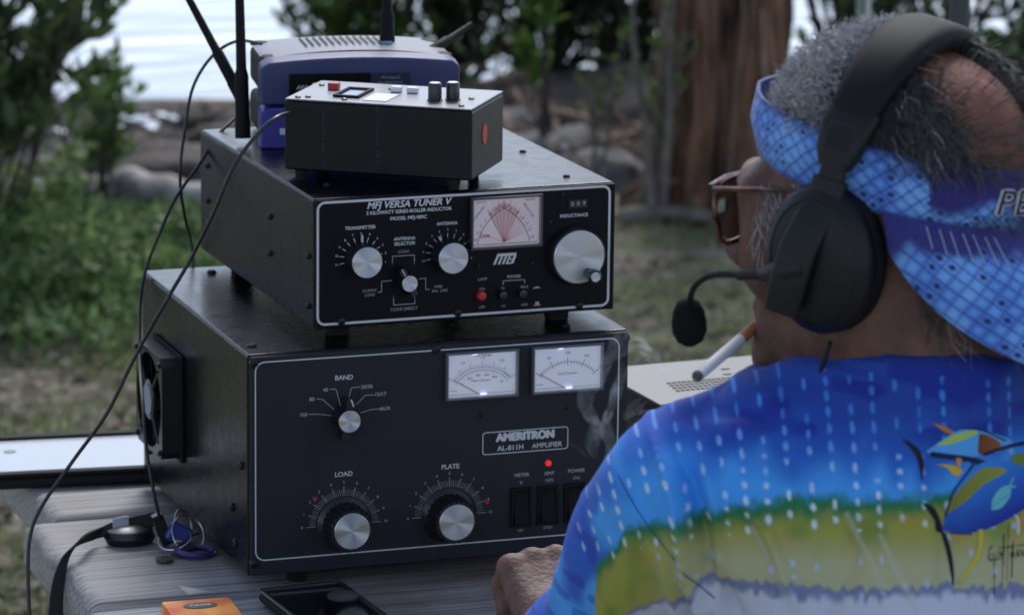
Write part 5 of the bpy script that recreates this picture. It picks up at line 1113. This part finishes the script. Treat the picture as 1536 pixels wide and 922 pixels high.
# ---- shorts and shoes
s = SDF((PEL[0]-.25, PEL[1]-.2, .38), (PEL[0]+.25, PEL[1]+.45, .78), .009)
for i, sg in enumerate((-1, 1)): s.add(s.cap(PEL+np.array([sg*.09, 0, 0]), PEL+(KN[i]-PEL)*.85, .10, .082), .03)
s.add(s.cap(PEL, PEL+ZZ*.12, .145, .14), .05); s.f = np.maximum(s.f, (s.Y-(KN[0][1]-.08)).astype(np.float32)); V, Fc = s.mesh()
mb = MB(); mb.v = [tuple(v) for v in V]; mb.f = [tuple(int(i) for i in f) for f in Fc]; mb.m = [0]*len(Fc); mb.build('shorts', mat('khaki cloth', (.16, .14, .10), .85, var=.1), man, world=True, angle=80)
for a_ in AN:
    s = SDF(a_-np.array([.07, .1, .08]), a_+np.array([.07, .22, .06]), .006); s.add(s.cap(a_+np.array([0, -.03, -.045]), a_+np.array([0, .15, -.05]), .045, .038), .02); s.add(s.cap(a_, a_-ZZ*.03, .046, .046), .03); s.f = np.maximum(s.f, (.004-s.Z).astype(np.float32)+0*s.f)
    V, Fc = s.mesh(); mb = MB(); mb.v = [tuple(v) for v in V]; mb.f = [tuple(int(i) for i in f) for f in Fc]; mb.m = [0]*len(Fc); mb.build('shoe', M['rubber'], man, world=True, angle=80)

# ---- hair --------------------------------------------------------------
def skull(th, el, e=0):   # th: azimuth, 0 = front, +90deg = the man's left
    d = Vector((sin(th)*cos(el), cos(th)*cos(el), sin(el))); o_ = Vector((0, -.014, .046)); h_ = HEADBVH.ray_cast(o_+d*.3, -d)
    return (h_[0]+d*e, d) if h_[0] is not None else (o_+d*.09, d)
def strand(mb, p, d, l, r, curl, drop, flow, seg=9, lay=None):
    """curly hair: flow = direction laid along the scalp"""
    P_ = [p]; q = p.copy(); a = random.uniform(0, 6.28); v = (d*lay+flow).normalized() if lay is not None else (d+flow).normalized(); s1 = v.orthogonal().normalized(); s2 = v.cross(s1); n = random.uniform(.8, 1.2)*curl
    for k in range(1, seg):
        t = k/(seg-1); q = q+v*l/(seg-1)+(s1*cos(a+t*n)+s2*sin(a+t*n))*l*(.17 if curl > 6 else .07)+Vector((0, 0, -drop*l*t/(seg-1))); P_.append(q.copy())
        dd = q-Vector((0, -.014, .046)); # keep outside of the skull
        kk = sqrt((dd.x/.080)**2+(dd.y/.104)**2+(dd.z/.092)**2)
        if kk < 1 and q.z > .0: q = Vector((0, -.014, .046))+dd/kk; P_[-1] = q.copy()
    mb.tube([Vector(H2W(x)) for x in P_], [r*(1-.6*k/(seg-1)) for k in range(seg)], 3, cap=False)
def hairmat(name, c1, c2):
    m = leafmat(name, c1, c2, .45); return m
hg = MB(); hdk = MB()
def ring_z(y): return .058+.27*y
for i in range(12500):
    th = random.uniform(-pi, pi); el = math.asin(random.uniform(-.1, 1)); p, d = skull(th, el)
    if p.z < ring_z(p.y)+.014: continue
    b = math.exp(-(((p.x-.007)/.040)**2+((p.y+.068)/.041)**2))
    if random.random() < min(.97, (b*1.45)**1.6): continue
    flow = Vector((0, -.5, -.2)); hy = abs((p.y-.008)*cos(radians(15))+p.z*sin(radians(15)))   # pressed flat under the headband
    if hy < .020 and random.random() < .8: continue
    if p.y > -.012:    # front and top: thick grey curls
        strand(hg, p, d, random.uniform(.011, .022)*(.75 if p.y > .05 or hy < .03 else 1), .00042, random.uniform(7, 13), .25, Vector((random.uniform(-.6, .6), random.uniform(-.5, .4), 0)))
    else:              # back and sides: shorter and darker, combed back and down
        dn = Vector((0, -.3, -1)); dn = (dn-d*dn.dot(d)).normalized(); strand(hdk if random.random() < .93 or b > .2 else hg, p, d, random.uniform(.011, .021)*(1-.5*b), .00026, random.uniform(2, 5), .1, dn+rdir()*.45, lay=.14)
for i in range(2400):   # dark hair on the nape below the visor
    p = Vector((random.uniform(-.075, .078), -.09, random.uniform(-.062, .03))); h_ = HEADBVH.ray_cast(Vector((p.x*2.2, -.3, p.z)), Vector((-p.x*1.2, .21, 0)).normalized())
    if h_[0] is None or random.random() < sm(-.03, -.065, np.array(p.z)): continue
    strand(hdk, h_[0], (h_[0]-Vector((0, -.014, .02))).normalized(), random.uniform(.010, .020), .00028, 2, .1, Vector((0, -.3, -1))+rdir()*.35, lay=.15)
for i in range(900):   # wispy strands falling over the crown and in front of the ear, and on the nape
    z = random.random()
    if z < .45: p = Vector((random.choice([-1, 1])*.072, random.uniform(.028, .062), random.uniform(-.005, .048))); h_ = HEADBVH.ray_cast(p*2, -p.normalized()); 
    elif z < .97: p = Vector((random.uniform(-.07, .07), -.09, random.uniform(-.06, .02))); h_ = HEADBVH.ray_cast(Vector((p.x*2.2, -.3, p.z)), Vector((-p.x*1.2, .21, 0)).normalized())
    else: p = Vector((0, 0, 0)); h_ = [skull(random.uniform(-pi, pi), random.uniform(.5, 1.4))[0]]
    if h_[0] is None: continue
    dn = Vector((0, -.5, -1)); strand(hg, h_[0], (h_[0]-Vector((0, -.014, .02))).normalized(), random.uniform(.012, .024), .00028, 2, .1, dn+rdir()*.3, lay=.2)
M['hair_grey'] = hairmat('grey curls', (.22, .22, .225), (.75, .75, .77)); M['hair_dark'] = hairmat('dark grey hair', (.016, .014, .014), (.17, .16, .155))
hr = hg.build('hair', M['hair_grey'], man, world=True); hd2 = hdk.build('hair', M['hair_dark'], man, world=True); hd2['label'] = 'short dark hair at the back and sides of the head'
V_ = []; F_ = []; nn = 64; mm_ = 22     # thin under-layer of matted hair following the scalp, open over the bald crown
gr = {}
for j in range(mm_):
    for i in range(nn):
        p, d = skull(2*pi*i/nn, -.05+(pi/2-.05)*j/(mm_-1)); b = math.exp(-(((p.x-.007)/.036)**2+((p.y+.070)/.038)**2)); gr[(j, i)] = (p, b)
        e_ = (.007 if p.y > -.012 else .0012)*(1-b)+.004*mnoise.noise(p*60)*(1 if p.y > -.01 else .15); V_.append(H2W(p+d*(e_ if p.z > ring_z(p.y)+.004 else .0004)))
for j in range(mm_-1):
    for i in range(nn):
        k = (i+1) % nn; pb_ = gr[(j, i)]
        if pb_[1] > .30 or pb_[0].z < ring_z(pb_[0].y): continue
        F_.append((j*nn+i, j*nn+k, (j+1)*nn+k, (j+1)*nn+i))
MB().add(V_, F_).build('hair', mat('matted hair', (.035, .033, .034), .8, var=.5, scale=120, bump=1, bscale=600), man, world=True, angle=80)

# ---- visor --------------------------------------------------------------
def scales(u, v, tone):
    """blue fish-scale net; u, v in metres"""
    s_ = .0122; wob = .0004*np.sin(u*260+v*90); a = (u+wob+v*1.15)/s_; b = (u+wob-v*1.15)/s_; fa, fb = a-np.floor(a), b-np.floor(b); ca = np.floor(a)+np.floor(b)*7.1
    ed = np.minimum(np.minimum(fa, 1-fa), np.minimum(fb, 1-fb)); n = vnoise(u/.022, v/.02, 3); C = np.tile(np.array([.07, .20, .62]), (len(u), 1))
    C = mixc(C, (.15, .36, .78), sm(.2, .8, n+.35*(hsh(ca)-.5))); C = mixc(C, (.20, .44, .85), sm(.2, .45, ed)*.5); C = mixc(C, (.035, .05, .26), sm(.10, .035, ed)*.9)
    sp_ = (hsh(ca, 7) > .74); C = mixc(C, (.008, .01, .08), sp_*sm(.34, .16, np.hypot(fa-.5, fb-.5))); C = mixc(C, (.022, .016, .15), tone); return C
vis = bpy.data.objects.new('visor', None); 
RA_, RB_ = .0820, .0995
def ringp(t, z=0, e=0):   # t: 0 = front, + towards the man's left
    x, y = sin(t)*(RA_+e), cos(t)*(RB_+e)-.008; return Vector((x, y, ring_z(y)+z))
N_t, N_z = 560, 34; V_ = []; uu = []; vv_ = []; tt_ = []; hb = .0215
for i in range(N_t):
    t = 2*pi*i/N_t-pi; 
    for k in range(N_z):
        q = k/(N_z-1); z = -hb+2*hb*q; cv = .0018*(1-(2*q-1)**2)+.0016; V_.append(H2W(ringp(t, z, cv-.0025*abs(2*q-1)+.0012*mnoise.noise(Vector((t*6, q*2, 0))))))
        uu.append(t*.096); vv_.append(z); tt_.append(t)
uu, vv_, tt_ = map(np.array, (uu, vv_, tt_)); back = np.abs(np.abs(tt_)-pi)
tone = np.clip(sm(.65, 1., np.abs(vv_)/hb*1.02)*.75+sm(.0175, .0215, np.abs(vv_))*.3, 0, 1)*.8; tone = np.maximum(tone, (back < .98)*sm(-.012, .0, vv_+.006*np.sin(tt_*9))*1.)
F_ = [(i*N_z+k, ((i+1) % N_t)*N_z+k, ((i+1) % N_t)*N_z+k+1, i*N_z+k+1) for i in range(N_t) for k in range(N_z-1)]
M['visor'] = attrmat('printed visor cloth', .7, .4, 1800, .3, .2)
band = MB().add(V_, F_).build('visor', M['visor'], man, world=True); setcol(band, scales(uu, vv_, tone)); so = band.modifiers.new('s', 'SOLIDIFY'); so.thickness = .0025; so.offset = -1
band['label'] = 'blue scale pattern visor worn backwards with a navy front panel'
# brim, hanging behind the head
N_a, N_r = 220, 110; V_ = []; uu = []; vv_ = []; tt_ = []; AM = radians(74)
for i in range(N_a):
    ph = AM*(2*i/(N_a-1)-1); t = pi+ph; b0 = ringp(t, -.0185, .002); out = Vector((sin(t), cos(t), 0)); ln = .100*max(0.02, cos(ph*pi/2/AM))**.55+.004
    for k in range(N_r):
        q = k/(N_r-1); dr = radians(56+18*q+14*(ph/AM)**2); d = out*cos(dr)+Vector((0, -.30, -1)).normalized()*sin(dr)
        p = b0+d*ln*q; p = p+Vector((0, 0, -.012*(ph/AM)**2*q)); V_.append(H2W(p)); uu.append(ph*.105); vv_.append(-q*ln); tt_.append(q*ln)
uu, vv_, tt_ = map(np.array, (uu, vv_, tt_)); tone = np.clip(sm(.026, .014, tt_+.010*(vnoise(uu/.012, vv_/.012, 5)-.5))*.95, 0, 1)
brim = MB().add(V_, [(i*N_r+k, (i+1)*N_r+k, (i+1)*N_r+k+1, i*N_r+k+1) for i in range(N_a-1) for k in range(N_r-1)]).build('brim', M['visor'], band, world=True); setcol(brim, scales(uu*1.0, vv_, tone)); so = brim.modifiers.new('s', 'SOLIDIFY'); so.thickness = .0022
st = MB()
for j in range(7):
    ph = radians(-58+j*3.6+(j*.8)); i = int((ph/AM+1)/2*(N_a-1)); pts = [Vector(V_[i*N_r+k]) for k in range(6, 34, 5)]; nrm_ = Vector(HL*0-Ah*.0006+ZZ*.0005); 
    pts2 = [Vector(V_[(i+110)*N_r+0])*0+p-Vector(Ah)*.0026+Vector((0, 0, .0012)) for p in pts]; st.tube(pts2, .00036, 5)
st.build('stitching', mat('pale thread', (.4, .42, .55), .7), brim, world=True)
def onring(x, y, e): t = pi+(x/.0925); p = ringp(t, .000+y, e+.0030); return Vector(H2W(p))
def wrap_text(txt, size, x0, z0, e, bold, m, par, sx=1.25):
    m_ = MB(); m_.text(txt, size, (0, 0, 0), plane=lambda x, y: onring(x+x0, y+z0, e), shear=.3, bold=bold, sx=sx); return m_.build('logo_lettering', m, par, world=True, smooth=False)
wrap_text('PENN', .0235, -.012, .0005, .0008, .0013, mat('silver thread', (.62, .63, .68), .6), band); wrap_text('PENN', .0235, -.012, .0005, .0014, -.0002, mat('black thread', (.012, .012, .03), .7), band)

# ---- glasses ---------------------------------------------------------------
tort = mat('tortoiseshell frame', (.006, .004, .003), .22, col2=(.15, .032, .008), scale=70, detail=3)
gl = MB()
def W(*p): return Vector(H2W(p))
for k in (-1, 1):
    gl.tube([W(k*.0795, -.005, .036), W(k*.0795, .02, .040), W(k*.077, .06, .040), W(k*.0745, .094, .038)], [.0018, .0020, .0020, .0026], 10, flat=(1, .8))
    pts = []
    for i in range(25):
        a = 2*pi*i/24; cx_, cz_ = k*.0385, .0185; q = (abs(cos(a))**4+abs(sin(a))**4)**-.25; wd_ = .030*(1 if sin(a) > -.2 else .86); x_ = cx_+cos(a)*q*wd_; pts.append(W(x_, .1045-.0035*abs(x_)/.07*2.2, cz_+sin(a)*q*.0215))
    gl.tube(pts, .0020, 8, cap=False)
gl.tube([W(-.010, .1055, .030), W(0, .108, .033), W(.010, .1055, .030)], .0026, 8)
gl.tube([W(-.074, .0965, .0395), W(-.04, .1035, .0405), W(-.01, .105, .0395)], .0023, 8); gl.tube([W(.074, .0965, .0395), W(.04, .1035, .0405), W(.01, .105, .0395)], .0023, 8)
glo = gl.build('glasses', tort, man)
glo.matrix_basis = chain_matrix(man).inverted()
for k in (-1, 1):
    V_ = [W(k*.0385+cos(a)*.0265, .1045-.0075*abs(k*.0385+cos(a)*.0265)/.07, .0185+sin(a)*.0195) for a in np.linspace(0, 2*pi, 29)[:-1]]; l_ = MB().add(V_, [tuple(range(28))]).build('lens', clearmat('green lens', (.80, .90, .80)), glo, smooth=False)
# ---- headset -----------------------------------------------------------------
TB = radians(15)
def HS(x, y, z): return W(x, y*cos(TB)-z*sin(TB)+.008, z*cos(TB)+y*sin(TB))
hs = thing('headset', 'black over ear headset with padded band and boom microphone worn by the man', 'headset', (HO[0], HO[1], HO[2]))
M['hs'] = mat('black satin headset plastic', (.006, .0065, .008), .48, spec=.3, bump=.05, bscale=2000); M['pad'] = mat('black leatherette', (.006, .0065, .008), .68, spec=.22, bump=.4, bscale=1200)
def hsbuild(mb, nm, m, par=None, **k): o = mb.build(nm, m, par or hs, world=True, **k); return o
pts = []; rr = []
NBD = 33
for i in range(NBD):
    a = radians(28+(180-56)*i/(NBD-1)); pts.append((cos(a)*.094, 0, .047+sin(a)*.094))
def ribbon(pts, wf, tf, seg=16, par=None):
    V_ = []; n = len(pts)
    for i, p in enumerate(pts):
        a = Vector(pts[max(i-1, 0)]); b = Vector(pts[min(i+1, n-1)]); t = (b-a).normalized(); y = Vector((0, 1, 0)); nn_ = t.cross(y).normalized(); w_, th = wf(i/(n-1)), tf(i/(n-1))
        for k in range(seg):
            q = 2*pi*k/seg; c_, s_ = cos(q), sin(q); c_ = math.copysign(abs(c_)**.55, c_); s_ = math.copysign(abs(s_)**.55, s_); pp = Vector(p)+y*w_*c_+nn_*th*s_; V_.append(HS(*pp))
    F_ = [(i*seg+k, i*seg+(k+1) % seg, (i+1)*seg+(k+1) % seg, (i+1)*seg+k) for i in range(n-1) for k in range(seg)]+[tuple(range(seg))[::-1], tuple((n-1)*seg+k for k in range(seg))]
    return MB().add(V_, F_)
hsbuild(ribbon(pts, lambda t: .0145+.0068*sin(pi*t)**.6, lambda t: .0052+.0042*sin(pi*t)**.5), 'headband', M['pad'], angle=80)
for k in (-1, 1):
    # clamp block at the band end, slider, yoke arm, cup
    b = ribbon([(k*.0785, 0, .097), (k*.0865, 0, .088), (k*.0915, 0, .072), (k*.0925, 0, .062)], lambda t: .0185-.0075*max(0, t-.45)/.55, lambda t: .0062); blk = hsbuild(b, 'clamp_block', M['hs'], angle=50)
    b = ribbon([(k*.0895, 0, .0915), (k*.0945, 0, .0745)], lambda t: .0115, lambda t: .0030); pl = hsbuild(b, 'ribbed_plate', M['hs'], blk, angle=50)
    rb = MB()
    for j in range(6): 
        q = j/5; x_, z_ = k*(.0938+.0045*q), .0900-.0145*q; rb.tube([HS(x_, -.009, z_), HS(x_, .009, z_)], .0006, 6)
    hsbuild(rb, 'rib', M['blackplastic'], pl)
    b = ribbon([(k*.0925, 0, .066), (k*.0955, .0, .045)], lambda t: .0095, lambda t: .0022); hsbuild(b, 'slider', M['hs'], angle=50)
    b = ribbon([(k*.0945, 0, .054), (k*.0965, .0, .043)], lambda t: .0125, lambda t: .0042); hsbuild(b, 'slider_bracket', M['hs'], angle=50)
    b = ribbon([(k*.0965, 0, .045), (k*.1060, .001, .028), (k*.1150, .003, .008), (k*.1170, .004, -.016), (k*.1140, .006, -.036)], lambda t: .0120+.0015*sin(pi*t), lambda t: .0036); yk = hsbuild(b, 'yoke', M['hs'], angle=50)
    def cup(prof, nm, m, par=None, dy=.004, dz=-.001, tilt=.0):
        V_ = []; sg = 56
        for r_, h_ in prof:
            for j in range(sg):
                a = 2*pi*j/sg; V_.append(W(k*h_, dy+cos(a)*r_*.80, dz+sin(a)*r_*1.02))
        F_ = [(i*sg+j, i*sg+(j+1) % sg, (i+1)*sg+(j+1) % sg, (i+1)*sg+j) for i in range(len(prof)-1) for j in range(sg)]+[tuple(range(sg))[::-1], tuple((len(prof)-1)*sg+j for j in range(sg))]
        return hsbuild(MB().add(V_, F_), nm, m, par, angle=50)
    c_ = cup([(.0455, .086), (.0480, .089), (.0480, .096), (.0455, .1005), (.0400, .1040), (.0395, .1035), (.0330, .1070), (.0200, .1095), (.004, .1100)], 'ear_cup', M['hs'])
    cup([(.038, .070), (.045, .071), (.0490, .076), (.0495, .081), (.0470, .0865), (.040, .087)], 'ear_cushion', M['pad'], c_)
# boom microphone on the left cup
jb = MB(); jb.tube([W(.112, .004, -.004), W(.112, .016, -.006), W(.107, .030, -.010), W(.100, .044, -.012)], [.0085, .0095, .0085, .005], 16); jb.lathe([(.009, -.003), (.009, .002), (.007, .003)], W(.1135, .012, -.004), Vector(HL), 32); jo = hsbuild(jb, 'boom_joint', M['hs'])
hsbuild(MB().tube([W(.100, .042, -.012), W(.0960, .064, -.0145)], .0037, 14), 'boom_sleeve', M['hs'])
bm_ = smooth_path([W(.0965, .062, -.0145), W(.093, .078, -.015), W(.089, .092, -.018), W(.085, .104, -.025), W(.082, .110, -.033), W(.081, .112, -.038)], 6)
hsbuild(MB().tube(bm_, .0021, 10), 'boom', M['rubber'])
mc = W(.080, .1135, -.0525); fm = MB(); nm_ = Vector(HU)
fm.lathe([(.004, .0165), (.0075, .0145), (.0105, .009), (.0118, .001), (.0115, -.006), (.0085, -.0125), (.003, -.0155)], mc, nm_, 32); V_ = []
for v in fm.v: q = Vector(v); V_.append(q+(q-mc).normalized()*.0004*mnoise.noise(q*900))
fm.v = V_; hsbuild(fm, 'foam_windscreen', mat('black foam', (.009, .009, .009), .95, spec=.1, bump=1, bscale=900))
cp = smooth_path([W(.092, .000, -.056), W(.086, .010, -.075), W(.076, .022, -.098), W(.062, .030, -.122), W(.046, .034, -.146)], 5); hsbuild(MB().tube(cp, .0018, 8), 'lead', M['cable'])
# ---- cigarette and smoke --------------------------------------------------------
m0 = W(.016, .090, -.058); tipp = PD(1044, 566, 2.735+.0); dcg = (tipp-m0); Lc = dcg.length; dcg.normalize()
print('cig length', Lc)
cg = thing('cigarette', 'lit white cigarette with a brown filter hanging from the man\'s mouth', 'cigarette', m0)
for a0, a1, nm, m in ((0, .38, 'filter', mat('cork filter paper', (.42, .17, .07), .7, var=.2, scale=400)), (.382, .965, 'paper', mat('white cigarette paper', (.72, .72, .74), .7)), (.9655, 1.0, 'ash', mat('grey ash', (.08, .08, .085), .95, var=.6, scale=500, bump=1, bscale=900))):
    MB().tube([m0+dcg*Lc*a0, m0+dcg*Lc*(a0+a1)/2, m0+dcg*Lc*a1], [.00385, .00385, .00385 if nm != 'ash' else .0032], 20).build(nm, m, cg, world=True)
# smoke: small closed volumes of thin even vapour
sm_m = bpy.data.materials.new('thin smoke'); sm_m.use_nodes = True; N = sm_m.node_tree.nodes; L = sm_m.node_tree.links; N.remove(N['Principled BSDF'])
pv = N.new('ShaderNodeVolumePrincipled'); pv.inputs['Color'].default_value = (.80, .90, 1.0, 1); pv.inputs['Anisotropy'].default_value = .35; tc = N.new('ShaderNodeTexCoord'); nz = N.new('ShaderNodeTexNoise'); nz.inputs['Scale'].default_value = 55; nz.inputs['Detail'].default_value = 3; L.new(tc.outputs['Object'], nz.inputs[0])
mr = N.new('ShaderNodeMapRange'); mr.inputs[1].default_value = .30; mr.inputs[2].default_value = .72; mr.inputs['To Max'].default_value = 26.; L.new(nz.outputs[0], mr.inputs[0]); L.new(mr.outputs[0], pv.inputs['Density']); L.new(pv.outputs[0], N['Material Output'].inputs['Volume'])
sk_ = MB(); sd_ = 2.95
for pts, r0, r1 in (([(884, 688), (868, 672), (850, 662)], .0012, .001), ([(893, 690), (884, 668), (890, 640), (882, 610), (890, 580), (905, 560), (918, 540), (930, 520), (938, 500)], .004, .012), ([(905, 692), (915, 670), (908, 640), (920, 610), (926, 575), (932, 545)], .003, .009),
                    ([(945, 520), (962, 516), (978, 526), (988, 545), (984, 560)], .004, .007), ([(948, 548), (960, 532), (975, 540)], .003, .004), ([(940, 625), (955, 610), (975, 600)], .003, .006), ([(1041, 563), (1030, 552), (1012, 548), (1000, 556), (988, 548)], .0008, .003)):
    P0 = smooth_path([PD(x, y, sd_+random.uniform(-.02, .02)) for x, y in pts], 7); n = len(P0)
    for f in range(3 if r1 > .002 else 2):
        ph_ = random.random()*50; P_ = [p+Vector((mnoise.noise(Vector((k*.045, ph_, 0))), mnoise.noise(Vector((k*.045, ph_, 9))), mnoise.noise(Vector((k*.045, ph_, 5)))))*1.5*(r0+(r1-r0)*k/n) for k, p in enumerate(P0)]
        rr = [(.0006+.33*(r0+(r1-r0)*sin(pi*(.1+.8*k/n))))*(1+.5*mnoise.noise(Vector((k*.3, ph_, 3))))*min(1, (k+1)/5, (n-k)/6) for k in range(n)]; sk_.tube(P_, rr, 8, flat=(1, .6))
so_ = sk_.build('smoke', sm_m, angle=90); tag(so_, 'thin bluish cigarette smoke curling in front of the amplifier corner', 'smoke', kind='stuff')
